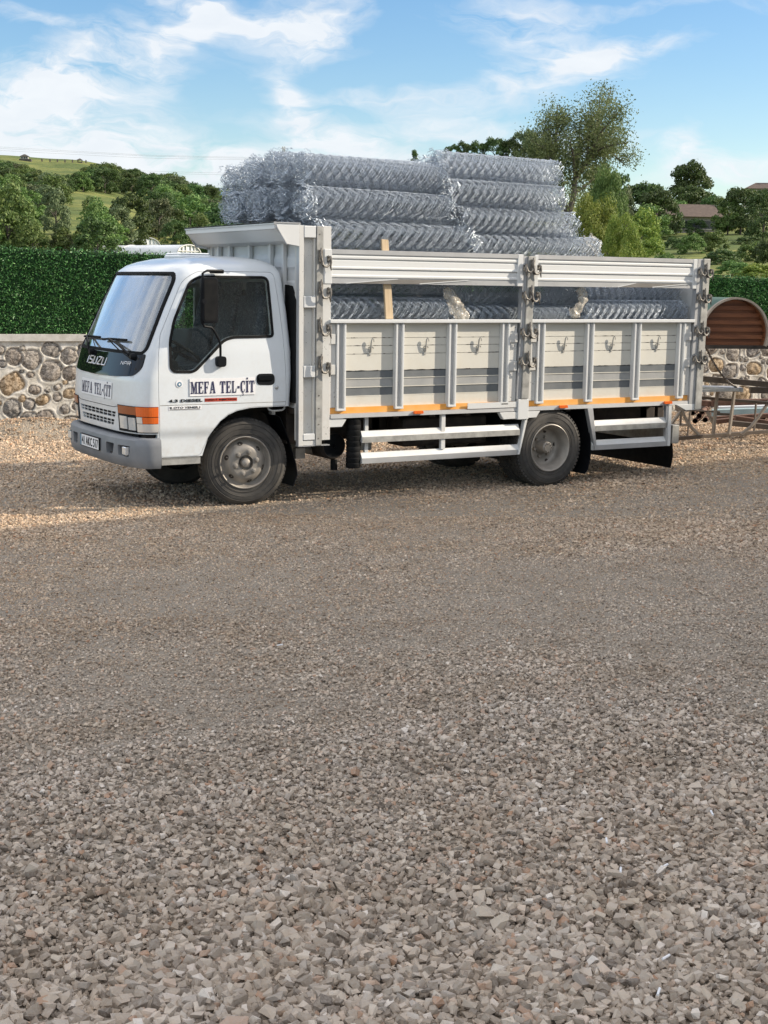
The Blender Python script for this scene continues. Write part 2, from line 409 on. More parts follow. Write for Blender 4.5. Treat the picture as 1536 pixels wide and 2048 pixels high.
# ================================================================== SETTING
# ---- ground sheet
def vnoise(x, y, seed=0, oct=4, f0=1.0):
    r = np.zeros_like(x, dtype=float); a = 1.0; f = f0; R_ = np.random.default_rng(seed); T = R_.random((64, 64))
    for _ in range(oct):
        u = x*f; v = y*f; i = np.floor(u).astype(int); j = np.floor(v).astype(int); fu = u-i; fv = v-j
        fu = fu*fu*(3-2*fu); fv = fv*fv*(3-2*fv); i %= 64; j %= 64; i1 = (i+1) % 64; j1 = (j+1) % 64
        r += a*((T[i, j]*(1-fu)+T[i1, j]*fu)*(1-fv)+(T[i, j1]*(1-fu)+T[i1, j1]*fu)*fv-.5); a *= .5; f *= 2.03
    return r
def ground_z(x, y):
    x = np.asarray(x, float); y = np.asarray(y, float)
    w = np.clip((-y-1.0)/3.0, 0, 1)                      # flat where the truck stands
    near = np.clip((-y-5.5)/4.0, 0, 1)
    heap = .16*np.exp(-(((wall_t(x, y)+.22)/.35)**2))*(1+.9*vnoise(x, y, 5, 3, 1.3))
    return w*.020*vnoise(x, y, 3, 3, .9)+near*.05*vnoise(x, y, 4, 3, 1.6)+np.where(wall_t(x, y) < .1, heap, 0)
WL0 = np.array([-.431, 7.071]); _wr = at(1536, 832, 22.9)[:2]
WDIR = (_wr-WL0)/np.linalg.norm(_wr-WL0); WN = np.array([-WDIR[1], WDIR[0]])   # WN points away from the yard
WLEN = float(np.linalg.norm(_wr-WL0))
def wall_t(x, y): return (np.asarray(x)-WL0[0])*WN[0]+(np.asarray(y)-WL0[1])*WN[1]
def wallpt(s, t, z): p = WL0+WDIR*s+WN*t; return (p[0], p[1], z)

m_, h, b = newmat('gravel_bed'); co = objco(h)
vor = h.node('ShaderNodeTexVoronoi'); vor.inputs['Scale'].default_value = 55; h.L.new(co, vor.inputs['Vector'])
c1 = h.mixc(h.noise(co, 1.2, 4, .6), (.20, .168, .13), (.30, .26, .205))
c2 = h.mixc(h.m('MULTIPLY', h.noise(co, 80, 3, .6), .7), c1, (.32, .285, .24))
h.L.new(c2, b.inputs['Base Color']); setb(b, rough=.9, spec=.2); bump(h, b, vor.outputs['Distance'], .8, .012)
M['bed'] = m_
def grid_ground():
    xs = np.concatenate([np.linspace(-400, -14, 14), np.linspace(-12, 14, 150), np.linspace(16, 400, 14)])
    ys = np.concatenate([np.linspace(-400, -14, 14), np.linspace(-12.5, 10, 150), np.linspace(12, 60, 6)])
    X, Y = np.meshgrid(xs, ys, indexing='ij'); Z = ground_z(X, Y)
    Z = np.where((np.abs(X) > 15) | (Y < -13), 0, Z)
    V = np.stack([X, Y, Z], -1).reshape(-1, 3); nx, ny = X.shape
    i, j = np.meshgrid(np.arange(nx-1), np.arange(ny-1), indexing='ij'); a = (i*ny+j).ravel()
    return npmesh('ground', V, np.stack([a, a+ny, a+ny+1, a+1], 1), M['bed'], smooth=True)
tag(grid_ground(), kind='structure')

# ---- loose gravel: angular stones scattered over the yard
m_, h, b = newmat('crushed_stone'); co = objco(h)
gi = h.node('ShaderNodeNewGeometry').outputs['Random Per Island']
cc = h.ramp(gi, [(0, (0.130, 0.102, 0.080)), (.16, (0.296, 0.240, 0.187)), (.40, (0.475, 0.397, 0.321)), (.58, (0.579, 0.490, 0.396)), (.72, (0.377, 0.327, 0.281)), (.86, (0.667, 0.580, 0.479)), (.94, (0.403, 0.228, 0.136)), (.975, (0.747, 0.678, 0.601))])
nn = h.noise(co, 90, 4, .65)
cc = h.mixc(h.m('MULTIPLY', h.m('SUBTRACT', nn, .38, clamp=True), 1.3, clamp=True), cc, (.48, .455, .41))
cc = h.mixc(h.m('MULTIPLY', h.m('SUBTRACT', h.noise(co, .55, 3, .6), .45, clamp=True), 1.2, clamp=True), cc, (.36, .30, .24))
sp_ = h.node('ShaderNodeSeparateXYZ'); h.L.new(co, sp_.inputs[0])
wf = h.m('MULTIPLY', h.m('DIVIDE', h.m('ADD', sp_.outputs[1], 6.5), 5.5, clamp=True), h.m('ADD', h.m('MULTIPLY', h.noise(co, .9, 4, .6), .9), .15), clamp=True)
cc = h.mixc(h.m('MULTIPLY', wf, .75), cc, (1.42, 1.18, .90), 'MULTIPLY')  # browner gravel towards the truck, with sunlit gold painted into its colour
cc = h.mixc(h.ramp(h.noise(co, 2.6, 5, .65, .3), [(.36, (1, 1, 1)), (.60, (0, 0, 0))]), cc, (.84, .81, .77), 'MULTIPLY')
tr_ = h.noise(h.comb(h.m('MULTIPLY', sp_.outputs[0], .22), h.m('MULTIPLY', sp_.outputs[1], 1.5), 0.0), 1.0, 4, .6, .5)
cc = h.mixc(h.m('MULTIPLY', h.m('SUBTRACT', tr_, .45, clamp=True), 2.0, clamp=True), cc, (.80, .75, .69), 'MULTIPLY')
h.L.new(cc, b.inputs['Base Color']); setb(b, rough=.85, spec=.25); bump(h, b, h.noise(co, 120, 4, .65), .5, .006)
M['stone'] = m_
def hull_shapes(n, npts, seed, flat=.62):
    out = []; R_ = np.random.default_rng(seed)
    for _ in range(n):
        bm = bmesh.new(); P = np.array([(a, b, c) for a in (-1, 1) for b in (-1, 1) for c in (-1, 1)], float)*.62; P = P[R_.permutation(8)[:npts]]
        P *= R_.uniform(.45, 1.45, (len(P), 3)); P *= np.array([1.15, R_.uniform(.6, .95), R_.uniform(flat-.15, flat+.15)])
        for p in P: bm.verts.new(p)
        r = bmesh.ops.convex_hull(bm, input=bm.verts)
        for v in [v for v in bm.verts if not v.link_faces]: bm.verts.remove(v)
        bmesh.ops.triangulate(bm, faces=bm.faces); bmesh.ops.recalc_face_normals(bm, faces=bm.faces)
        bm.verts.index_update(); out.append((np.array([v.co[:] for v in bm.verts]), np.array([[v.index for v in f.verts] for f in bm.faces]))); bm.free()
    return out
def scatter(shapes, P, S, seed, tilt=.5):
    """copies of base shapes at points P (n,3), sizes S, random rotation; returns V, F"""
    R_ = np.random.default_rng(seed); k = R_.integers(0, len(shapes), len(P)); VV = []; FF = []; base = 0
    for si, (bv, bf) in enumerate(shapes):
        idx = np.where(k == si)[0]; n = len(idx)
        if not n: continue
        yaw = R_.uniform(0, 2*np.pi, n); tx = R_.normal(0, tilt, n); ty = R_.normal(0, tilt, n)
        cz, sz, cx, sx_, cy, sy = np.cos(yaw), np.sin(yaw), np.cos(tx), np.sin(tx), np.cos(ty), np.sin(ty)
        Rz = np.zeros((n, 3, 3)); Rz[:, 0, 0] = cz; Rz[:, 0, 1] = -sz; Rz[:, 1, 0] = sz; Rz[:, 1, 1] = cz; Rz[:, 2, 2] = 1
        Rx = np.zeros((n, 3, 3)); Rx[:, 0, 0] = 1; Rx[:, 1, 1] = cx; Rx[:, 1, 2] = -sx_; Rx[:, 2, 1] = sx_; Rx[:, 2, 2] = cx
        Ry = np.zeros((n, 3, 3)); Ry[:, 1, 1] = 1; Ry[:, 0, 0] = cy; Ry[:, 0, 2] = sy; Ry[:, 2, 0] = -sy; Ry[:, 2, 2] = cy
        R3 = np.einsum('nij,njk,nkl->nil', Rx, Ry, Rz)
        v = np.einsum('nij,vj->nvi', R3, bv)*S[idx][:, None, None]+P[idx][:, None, :]
        VV.append(v.reshape(-1, 3)); FF.append((bf[None]+(np.arange(n)*len(bv))[:, None, None]+base).reshape(-1, 3)); base += n*len(bv)
    return np.concatenate(VV), np.concatenate(FF)
def gravel():
    sh = hull_shapes(34, 8, 3, .62); sh2 = hull_shapes(20, 7, 4, .62); R_ = np.random.default_rng(11)
    fh = np.array([_sy, _cy]); rh = np.array([_cy, -_sy]); Vs = []; Fs = []; base = 0
    for (d0, d1, dens, shp, lift) in ((2.9, 4.4, 6800, sh, 1.0), (4.4, 6.2, 5600, sh, 1.0), (6.2, 8.5, 5600, sh2, .9), (8.5, 12.5, 4300, sh2, .7), (12.5, 22.5, 1500, sh2, .6)):
        hw = .31*d1+.9; n = int((d1-d0)*2*hw*dens)
        D = R_.uniform(d0, d1, n); L = R_.uniform(-hw, hw, n); k = np.abs(L) < .31*D+.9; D = D[k]; L = L[k]
        xy = CAM[:2]+D[:, None]*fh+L[:, None]*rh
        k = wall_t(xy[:, 0], xy[:, 1]) < -.02; xy = xy[k]
        D = D[k]; n = len(xy); u = R_.random(n); S = np.interp(D, [3, 4.3, 6, 8.5, 12, 22], [.0265, .023, .0165, .0135, .0155, .024])*(.30+.70*u**2.3)
        patch = vnoise(xy[:, 0], xy[:, 1], 8, 3, .7); S *= np.clip(1+.7*patch, .65, 1.5)
        big = R_.random(n) < .004; S[big] *= 1.6
        z = ground_z(xy[:, 0], xy[:, 1])+S*R_.uniform(-.1, lift, n)
        V, F = scatter(shp, np.column_stack([xy, z]), S, int(d0*10), .45); Vs.append(V); Fs.append(F+base); base += len(V)
    V = np.concatenate(Vs); F = np.concatenate(Fs)
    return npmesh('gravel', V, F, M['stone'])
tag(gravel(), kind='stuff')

# ---- stone wall with coping and artificial hedge panels on top
S0, S1, CAP0, CAP1 = -3.0, WLEN+3.2, 1.245, 1.335
def hedge_top(s): return np.interp(s, [0, WLEN*.27, WLEN*.93, WLEN], [2.49, 2.415, 2.265, 2.245])
m_, h, b = newmat('rubble_masonry'); co = objco(h)
ca = h.node('ShaderNodeVertexColor', layer_name='Col').outputs[0]
mk = h.node('ShaderNodeAttribute', attribute_name='stone').outputs['Fac']
n1 = h.noise(co, 22, 6, .7, 1.0); n2 = h.noise(co, 6, 4, .6, .6)
stc = h.mixc(h.ramp(n1, [(.40, (0, 0, 0)), (.60, (1, 1, 1))]), h.mixc(.70, ca, (.035, .032, .03)), h.mixc(.45, ca, (.62, .57, .50)))
moc = h.mixc(h.ramp(n2, [(.35, (0, 0, 0)), (.65, (1, 1, 1))]), (.46, .43, .37), (.68, .65, .59))
h.L.new(h.mixc(mk, moc, stc), b.inputs['Base Color']); setb(b, rough=.9, spec=.2); bump(h, b, n1, .5, .015); M['masonry'] = m_
M['coping'] = mat_noise('concrete_coping', (.42, .40, .36), (.62, .60, .56), 7, .85, bs=.25, detail=7)
def stone_wall():
    R_ = np.random.default_rng(5); ns, nz = int((S1-S0)/.0125), 108
    s = np.linspace(S0, S1, ns); z = np.linspace(-.05, CAP0, nz); Sg, Zg = np.meshgrid(s, z, indexing='ij')
    st = []; tries = 0
    while tries < 9000:
        tries += 1; big = tries < 2500
        rx = R_.uniform(.10, .175) if big else R_.uniform(.035, .085); ry = rx*R_.uniform(.68, 1.15)
        c = (R_.uniform(S0, S1), R_.uniform(.02+ry, CAP0-.02-ry*.9))
        if all(((c[0]-q[0])**2+(c[1]-q[1])**2)**.5 > .86*(max(rx, ry)+max(q[2], q[3]))+.008 for q in st[-4000:] if abs(q[0]-c[0]) < .4):
            st.append((c[0], c[1], rx, ry, R_.uniform(-.6, .6), R_.integers(0, 99)))
    H = .006*vnoise(Sg, Zg, 2, 4, 7)+.012*vnoise(Sg, Zg, 6, 3, 2.5); mask = np.zeros_like(Sg); colr = np.zeros(Sg.shape+(3,)); colr[:] = (.5, .47, .42)
    pal = [(.24, .22, .20), (.20, .19, .19), (.30, .27, .23), (.40, .25, .10), (.34, .30, .26), (.17, .17, .17), (.46, .30, .13), (.27, .22, .18)]
    wob = .5*vnoise(Sg, Zg, 9, 3, 9)
    for (cs, cz, rx, ry, a, k) in st:
        i0, i1 = np.searchsorted(s, [cs-rx*1.5, cs+rx*1.5]); j0, j1 = np.searchsorted(z, [cz-ry*1.5, cz+ry*1.5])
        sl_ = (slice(i0, i1), slice(j0, j1)); ds = Sg[sl_]-cs; dz = Zg[sl_]-cz
        u = (ds*math.cos(a)+dz*math.sin(a))/rx; w = (-ds*math.sin(a)+dz*math.cos(a))/ry
        e = np.maximum((np.abs(u)**2.5+np.abs(w)**2.5)**.4+wob[sl_]*.42, 0)
        ins = np.clip((1.06-e)/.10, 0, 1)
        hh = np.where(e < 1, -.022+.036*np.clip(1-e**3.2, 0, 1)+.02*vnoise(ds*1+k, dz, k, 3, 11), 0)
        lip = .008*np.exp(-((e-1.16)/.10)**2)
        H[sl_] = H[sl_]*(1-ins)+hh*ins+lip*(e > 1)
        mask[sl_] = np.maximum(mask[sl_], ins); pc = np.array(pal[k % len(pal)]); f = ins[..., None]
        colr[sl_] = colr[sl_]*(1-f)+pc*f
    V = np.zeros(Sg.shape+(3,)); V[..., 0] = WL0[0]+WDIR[0]*Sg-WN[0]*H; V[..., 1] = WL0[1]+WDIR[1]*Sg-WN[1]*H; V[..., 2] = Zg
    V = V.reshape(-1, 3); i, j = np.meshgrid(np.arange(ns-1), np.arange(nz-1), indexing='ij'); a_ = (i*nz+j).ravel()
    F = np.stack([a_, a_+nz, a_+nz+1, a_+1], 1)
    root = empty('stone_wall', (WL0[0], WL0[1], 0))
    tag(root, 'low wall of round fieldstones set in pale mortar behind the truck', 'wall')
    o = npmesh('masonry', V, F, M['masonry'], None, smooth=True)
    me = o.data; ca_ = me.color_attributes.new('Col', 'FLOAT_COLOR', 'POINT'); ca_.data.foreach_set('color', np.concatenate([colr.reshape(-1, 3), np.ones((len(V), 1))], 1).astype(np.float32).ravel())
    at_ = me.attributes.new('stone', 'FLOAT', 'POINT'); at_.data.foreach_set('value', mask.astype(np.float32).ravel())
    o.parent = root; o.matrix_parent_inverse = root.matrix_world.inverted() if False else Matrix.Translation((-WL0[0], -WL0[1], 0))
    core = MB(); P = [wallpt(S0, .05, 0), wallpt(S1, .05, 0), wallpt(S1, .34, 0), wallpt(S0, .34, 0)]
    core.prism([(p[0], p[1]) for p in P], 'z', -.05, CAP0-.004)
    c = core.build('wall_core', M['coping'], root); c.matrix_parent_inverse = o.matrix_parent_inverse
    cp = MB(); rr = np.random.default_rng(2); n = 60; front = [wallpt(S0+(S1-S0)*q/n, -.035+rr.uniform(-.006, .006), 0) for q in range(n+1)]; back = [wallpt(S1, .37, 0), wallpt(S0, .37, 0)]
    cp.prism([(p[0], p[1]) for p in front+back], 'z', CAP0, CAP1)
    c = cp.build('coping', M['coping'], root); c.matrix_parent_inverse = o.matrix_parent_inverse
stone_wall()
m_, h, b = newmat('artificial_hedge'); gi = h.node('ShaderNodeNewGeometry').outputs['Random Per Island']
h.L.new(h.ramp(gi, [(0, (.026, .080, .022)), (.45, (.055, .175, .045)), (.8, (.105, .28, .075)), (1, (.24, .42, .16))]), b.inputs['Base Color'])
setb(b, rough=.45, spec=.45); M['hedge'] = m_
M['hedgeback'] = mat_noise('hedge_backing', (.010, .035, .012), (.018, .06, .016), 20, .9)
def hedge():
    root = empty('hedge_fence', (WL0[0], WL0[1], 0)); inv = Matrix.Translation((-WL0[0], -WL0[1], 0))
    tag(root, 'dark green artificial grass hedge fence standing on the stone wall', 'hedge fence')
    bk = MB(); n = 30; vs = []; fs = []
    for t in (.12, .17):
        for q in range(n+1):
            s = S0+(S1-S0)*q/n; vs += [wallpt(s, t, CAP1-.01), wallpt(s, t, hedge_top(s)-.03)]
    for q in range(n):
        a = 2*q; o2 = 2*(n+1); fs += [(a, a+2, a+3, a+1), (a+o2, a+o2+1, a+o2+3, a+o2+2), (a+1, a+3, a+3+o2, a+1+o2)]
    bk.add(vs, fs); o = bk.build('backing', M['hedgeback'], root); o.matrix_parent_inverse = inv
    R_ = np.random.default_rng(31); N = 98000
    s = R_.uniform(S0, S1, N); z = CAP1+R_.random(N)*(hedge_top(s)-CAP1); fz = .018*vnoise(s, z, 12, 3, 5); z = z+.02*vnoise(s, z*0, 14, 3, 3)*(z > hedge_top(s)-.25)
    side = R_.random(N) < .86; t = np.where(side, .115-np.abs(fz)*1.5-.02*R_.random(N), .175+.02*R_.random(N))
    base = np.stack([WL0[0]+WDIR[0]*s+WN[0]*t, WL0[1]+WDIR[1]*s+WN[1]*t, z], 1)
    sgn = np.where(side, -1, 1)
    d = R_.normal(0, .55, (N, 3)); d += np.stack([WN[0]*sgn*.75, WN[1]*sgn*.75, np.full(N, -.15)], 1); d /= np.linalg.norm(d, axis=1)[:, None]
    ln = R_.uniform(.025, .06, N)[:, None]; w = np.cross(d, R_.normal(size=(N, 3))); w /= np.linalg.norm(w, axis=1)[:, None]; w *= R_.uniform(.004, .0085, N)[:, None]
    V = np.stack([base-w*.6, base+w*.6, base+d*ln*.6+w, base+d*ln, base+d*ln*.6-w], 1).reshape(-1, 3)
    F = np.arange(N*5).reshape(N, 5)
    o = npmesh('blades', V, F, M['hedge'], root); o.matrix_parent_inverse = inv
hedge()

# ---- hills beyond the wall (azimuth x distance height table)
SX = [-900, 0, 130, 450, 800, 1000, 1240, 1536, 2300]
DD = [24, 60, 100, 150, 200, 260, 330, 420, 480, 520, 700, 1200]
HT = np.array([
    [-.4, .5, 4, 8, 13, 18, 25, 36, 44, 46, 46, 30],
    [-.4, .4, 3.5, 7.5, 12.0, 17, 25, 36, 43, 45.8, 44, 28],
    [-.4, .4, 3.5, 7.5, 12.0, 17, 24, 34.0, 42.2, 44.2, 42, 28],
    [-.4, .3, 2.5, 5.0, 8.0, 12.5, 18, 26, 31, 33, 28, 18],
    [-.4, .4, 2.5, 5.0, 9, 15, 21, 27, 30, 30, 26, 18],
    [-.4, .6, 3, 7, 14, 22, 27, 28, 28, 28, 26, 18],
    [-.4, 1.6, 4.6, 8.2, 10.5, 12.5, 13.0, 12, 11, 10, 10, 8],
    [-.4, 1.9, 4.9, 8.6, 12.5, 15.5, 15, 14, 12, 11, 10, 8],
    [-.4, 1.9, 4.9, 9.6, 13.5, 16.5, 16, 15, 13, 11, 10, 8]])
def _interp2(sx, D):
    i = np.clip(np.searchsorted(SX, sx, 'right')-1, 0, len(SX)-2); fx = np.clip((sx-np.take(SX, i))/(np.take(SX, i+1)-np.take(SX, i)), 0, 1)
    j = np.clip(np.searchsorted(DD, D, 'right')-1, 0, len(DD)-2); fd = np.clip((D-np.take(DD, j))/(np.take(DD, j+1)-np.take(DD, j)), 0, 1)
    fx = fx*fx*(3-2*fx)
    return (HT[i, j]*(1-fx)+HT[i+1, j]*fx)*(1-fd)+(HT[i, j+1]*(1-fx)+HT[i+1, j+1]*fx)*fd
FH = np.array([_sy, _cy]); RH = np.array([_cy, -_sy])
def terr(x, y):
    dx = np.asarray(x)-CAM[0]; dy = np.asarray(y)-CAM[1]; D = np.maximum(dx*FH[0]+dy*FH[1], 5); Lx = dx*RH[0]+dy*RH[1]
    return _interp2(768+FPX*Lx/D, D)+np.clip((D-60)/200, 0, 1)*1.2*vnoise(np.asarray(x, float), np.asarray(y, float), 21, 3, .02)
def terr_hit(px, py, d0=40, d1=700):
    pr = None
    for D in np.arange(d0, d1, 1.5):
        p = at(px, py, D)
        if p[2] < terr(p[0], p[1]): return D, p
    return None, None
m_, h, b = newmat('grassy_hill'); co = objco(h)
n1 = h.noise(co, .035, 5, .6, .4); n2 = h.noise(co, .5, 5, .65)
gc = h.mixc(h.ramp(n1, [(.42, (0, 0, 0)), (.58, (1, 1, 1))]), (.105, .135, .045), (.235, .235, .075))
gc = h.mixc(h.ramp(n2, [(.35, (0, 0, 0)), (.7, (1, 1, 1))]), gc, (.07, .10, .035))
h.L.new(gc, b.inputs['Base Color']); setb(b, rough=.95, spec=.1); bump(h, b, n2, .8, .6); M['hill'] = m_
def hills():
    sxs = np.linspace(-900, 2300, 170); ds = np.concatenate([np.linspace(24, 60, 8), np.linspace(65, 560, 120), np.linspace(580, 1200, 12)])
    A, D = np.meshgrid(sxs, ds, indexing='ij'); Lx = (A-768)*D/FPX
    X = CAM[0]+FH[0]*D+RH[0]*Lx; Y = CAM[1]+FH[1]*D+RH[1]*Lx; Z = terr(X, Y)
    V = np.stack([X, Y, Z], -1).reshape(-1, 3); nx, ny = X.shape; i, j = np.meshgrid(np.arange(nx-1), np.arange(ny-1), indexing='ij'); a = (i*ny+j).ravel()
    tag(npmesh('hillside', V, np.stack([a, a+ny, a+ny+1, a+1], 1), M['hill'], smooth=True), kind='structure')
hills()
far = MB(); far.add([(-2600, -200, -.9), (2600, -2600, -.9), (3600, 3400, -.9), (-2600, 3400, -.9)], [(0, 1, 2, 3)])
tag(far.build('far_ground', M['hill']), kind='structure')

# ---- trees
def leafmat(name, a, b_, c, rough=.6, trans=.25, vary=1.0):
    m_, h, b = newmat(name); gi = h.node('ShaderNodeNewGeometry').outputs['Random Per Island']
    oi = h.node('ShaderNodeObjectInfo').outputs['Random']
    cc = h.ramp(gi, [(0, a), (.5, b_), (1, c)])
    hs = h.node('ShaderNodeHueSaturation'); h.L.new(cc, hs.inputs['Color']); h.L.new(h.m('ADD', h.m('MULTIPLY', oi, .05*vary), .5-.025*vary), hs.inputs['Hue'])
    h.L.new(h.m('ADD', h.m('MULTIPLY', oi, .6*vary), 1.0-.25*vary), hs.inputs['Value'])
    tl = h.node('ShaderNodeBsdfTranslucent'); mx = h.node('ShaderNodeMixShader'); mx.inputs[0].default_value = trans
    h.L.new(hs.outputs[0], b.inputs['Base Color']); h.L.new(hs.outputs[0], tl.inputs[0]); setb(b, rough=rough, spec=.3)
    out = h.N['Material Output']; h.L.new(b.outputs[0], mx.inputs[1]); h.L.new(tl.outputs[0], mx.inputs[2]); h.L.new(mx.outputs[0], out.inputs[0])
    return m_
M['leafdark'] = leafmat('dark_foliage', (.032, .060, .018), (.062, .108, .030), (.11, .165, .05))
M['leafmid'] = leafmat('mid_foliage', (.055, .10, .024), (.10, .165, .04), (.165, .225, .065))
M['leafyel'] = leafmat('yellow_green_foliage', (.08, .12, .018), (.15, .19, .03), (.24, .26, .05))
M['leafgrey'] = leafmat('grey_green_foliage', (.06, .085, .04), (.105, .135, .06), (.17, .20, .10))
M['leafolive'] = leafmat('olive_foliage', (.075, .10, .038), (.125, .158, .06), (.20, .235, .10), trans=.35, vary=0.0)
M['bark'] = mat_noise('bark', (.06, .05, .04), (.14, .12, .10), 8, .9, bs=.4)
def crown_mesh(name, seed, nblob, nleaf, leaf, shape='round'):
    """unit tree: height 1, base at origin, crown radius about .4"""
    R_ = np.random.default_rng(seed); V = []
    cen = []
    for k in range(nblob):
        if shape == 'cone':
            t = R_.random()**.8; r = .26*(1-t)+.03; z = .12+.85*t
        elif shape == 'bush':
            t = R_.random(); r = .55*math.sqrt(max(0, 1-t*t)); z = .75*t+.08
        else:
            t = R_.random(); z = .10+.82*t; r = .42*math.sqrt(max(.04, 1-((t-.36)/.68)**2))
        a = R_.uniform(0, 2*math.pi); q = math.sqrt(R_.uniform(.25, 1)); cen.append((r*q*math.cos(a), r*q*math.sin(a), z, R_.uniform(.07, .15)*(1.35 if shape == 'bush' else 1)))
    for (cx, cy, cz, br) in cen:
        n = nleaf; d = R_.normal(size=(n, 3)); d[:, 2] = np.abs(d[:, 2])*.9-.25; d /= np.linalg.norm(d, axis=1)[:, None]
        P = np.array([cx, cy, cz])+d*br*R_.uniform(.65, 1.12, (n, 1))
        nrm = d+R_.normal(0, .55, (n, 3)); nrm /= np.linalg.norm(nrm, axis=1)[:, None]
        a_ = np.cross(nrm, R_.normal(size=(n, 3))); a_ /= np.linalg.norm(a_, axis=1)[:, None]; b_ = np.cross(nrm, a_)
        s1 = leaf*R_.uniform(.6, 1.3, (n, 1)); s2 = s1*R_.uniform(.5, .8, (n, 1))
        V.append(np.stack([P-a_*s1, P+b_*s2, P+a_*s1, P-b_*s2], 1).reshape(-1, 3))
    V = np.concatenate(V); V[:, 2] = np.maximum(V[:, 2], .01); F = np.arange(len(V)).reshape(-1, 4)
    me = bpy.data.meshes.new(name); me.vertices.add(len(V)); me.vertices.foreach_set('co', V.astype(np.float32).ravel())
    me.loops.add(F.size); me.loops.foreach_set('vertex_index', F.ravel().astype(np.int32)); me.polygons.add(len(F)); me.polygons.foreach_set('loop_start', np.arange(0, F.size, 4, dtype=np.int32)); me.update(calc_edges=True)
    return me
def trunk_mesh(seed, h0=.55):
    R_ = np.random.default_rng(seed); mb = MB(); p0 = np.zeros(3); top = np.array([R_.normal(0, .02), R_.normal(0, .02), h0])
    mb.tube([p0, top*.5+np.array([.01, 0, 0]), top], [.028, .02, .012], 6)
    for k in range(5):
        a = R_.uniform(0, 6.28); s = top*R_.uniform(.45, .95); e = s+np.array([math.cos(a)*.22, math.sin(a)*.22, R_.uniform(.12, .25)]); mb.tube([s, (s+e)/2+[0, 0, .02], e], [.011, .008, .003], 5)
    me = bpy.data.meshes.new('trunk'); me.from_pydata(mb.v, [], mb.f); me.materials.append(M['bark']); return me
CR = {}
for nm, mt in (('dark', 'leafdark'), ('mid', 'leafmid'), ('yel', 'leafyel'), ('grey', 'leafgrey')):
    CR[nm] = []
    for q in range(2):
        me = crown_mesh('crown', 50+q*7+len(nm)*3, 42, 120, .026); me.materials.append(M[mt]); CR[nm].append(me)
CR['cone'] = [crown_mesh('crown', 77, 40, 110, .022, 'cone')]; CR['cone'][0].materials.append(M['leafdark'])
CR['bush'] = []
for mt in ('leafmid', 'leafdark', 'leafyel'):
    me = crown_mesh('crown', 91, 30, 130, .035, 'bush'); me.materials.append(M[mt]); CR['bush'].append(me)
for nm, mt, sd in (('nearyel', 'leafyel', 5), ('nearmid', 'leafmid', 6)):
    me = crown_mesh('crown', sd, 70, 420, .0105); me.materials.append(M[mt]); CR[nm] = [me]
TR = [trunk_mesh(1), trunk_mesh(2)]
def tree(name, kind, p, H, W_=None, label='', group=None, cat='tree', q=None):
    root = empty(name, p, random.uniform(0, 6.28)); W_ = W_ or H
    ms = CR[kind]; me = ms[random.randrange(len(ms)) if q is None else q % len(ms)]
    c = bpy.data.objects.new('crown', me); COL.objects.link(c); c.parent = root; c.scale = (W_, W_, H)
    if kind != 'bush':
        t = bpy.data.objects.new('trunk', TR[random.randrange(2)]); COL.objects.link(t); t.parent = root; t.scale = (H*.9, H*.9, H)
    tag(root, label, cat, group); return root
def inpoly(x, y, P):
    c = False; j = len(P)-1
    for i in range(len(P)):
        if (P[i][1] > y) != (P[j][1] > y) and x < (P[j][0]-P[i][0])*(y-P[i][1])/(P[j][1]-P[i][1])+P[i][0]: c = not c
        j = i
    return c
meadow1 = [(132, 386), (230, 388), (300, 400), (300, 424), (240, 428), (165, 428), (150, 462), (85, 474), (95, 432), (132, 424)]
field = [(40, 316), (172, 320), (164, 341), (130, 346), (100, 345), (60, 334), (35, 326)]
# hillside wood on the left: rows of trees standing on the slope
rr = random.Random(4)
placed = 0
ridge = lambda x: np.interp(x, [-60, 0, 40, 60, 110, 150, 178, 200, 235, 252, 268, 290, 350, 380, 440, 475], [316, 322, 328, 336, 352, 350, 331, 326, 333, 347, 338, 350, 349, 371, 377, 368])
for row, yb in enumerate([350, 359, 369, 380, 393, 408, 426, 446, 468, 492, 518]):
    step = [15, 16, 17, 19, 21, 24, 27, 31, 35, 40, 46][row]; x = -30+rr.uniform(0, step)
    while x < 640:
        xx = x+rr.uniform(-4, 4); x += step*rr.uniform(.8, 1.25)
        yy = yb+rr.uniform(-4, 4)+.03*xx
        D, p = terr_hit(xx, yy)
        if D is None or D > 515: continue
        hp = {0: 30, 1: 34, 2: 38, 3: 42, 4: 46, 5: 50, 6: 56, 7: 64, 8: 74, 9: 82, 10: 74}[row]*rr.uniform(.8, 1.2)
        top = yy-hp; lim = ridge(xx)
        if top < lim: hp = yy-lim; 
        if hp < 14: continue
        bad = False
        for P in (meadow1, field):
            for a, b2 in ((0, 0), (-.3, -.3), (.3, -.3), (0, -.85), (-.25, -.65), (.25, -.65)):
                if inpoly(xx+a*hp, yy+b2*hp, P): bad = True
        if bad or (240 < xx < 420 and yy > 490): continue
        H = hp*D/FPX; kd = rr.choice(['dark', 'dark', 'mid', 'grey', 'dark', 'mid'])
        if xx < 60 and yy > 400: kd = 'mid'
        place = ('on the ridge', 'on the ridge', 'in the upper wood', 'in the upper wood', 'in the upper wood', 'mid slope', 'mid slope', 'low on the slope', 'low on the slope', 'just beyond the hedge', 'just beyond the hedge')[row]
        wd = {'dark': 'dark green', 'mid': 'fresh green', 'grey': 'grey green'}[kd]
        reg = 'at the left edge' if xx < 150 else 'left of the loaded rolls' if xx < 450 else 'behind the truck'
        tree('hillside_tree', kd, (p[0], p[1], p[2]-.1), H*1.05, H*rr.uniform(1.1, 1.5), '%s tree %s, %s' % (wd, place, reg), 'trees of the left hillside wood')
        placed += 1
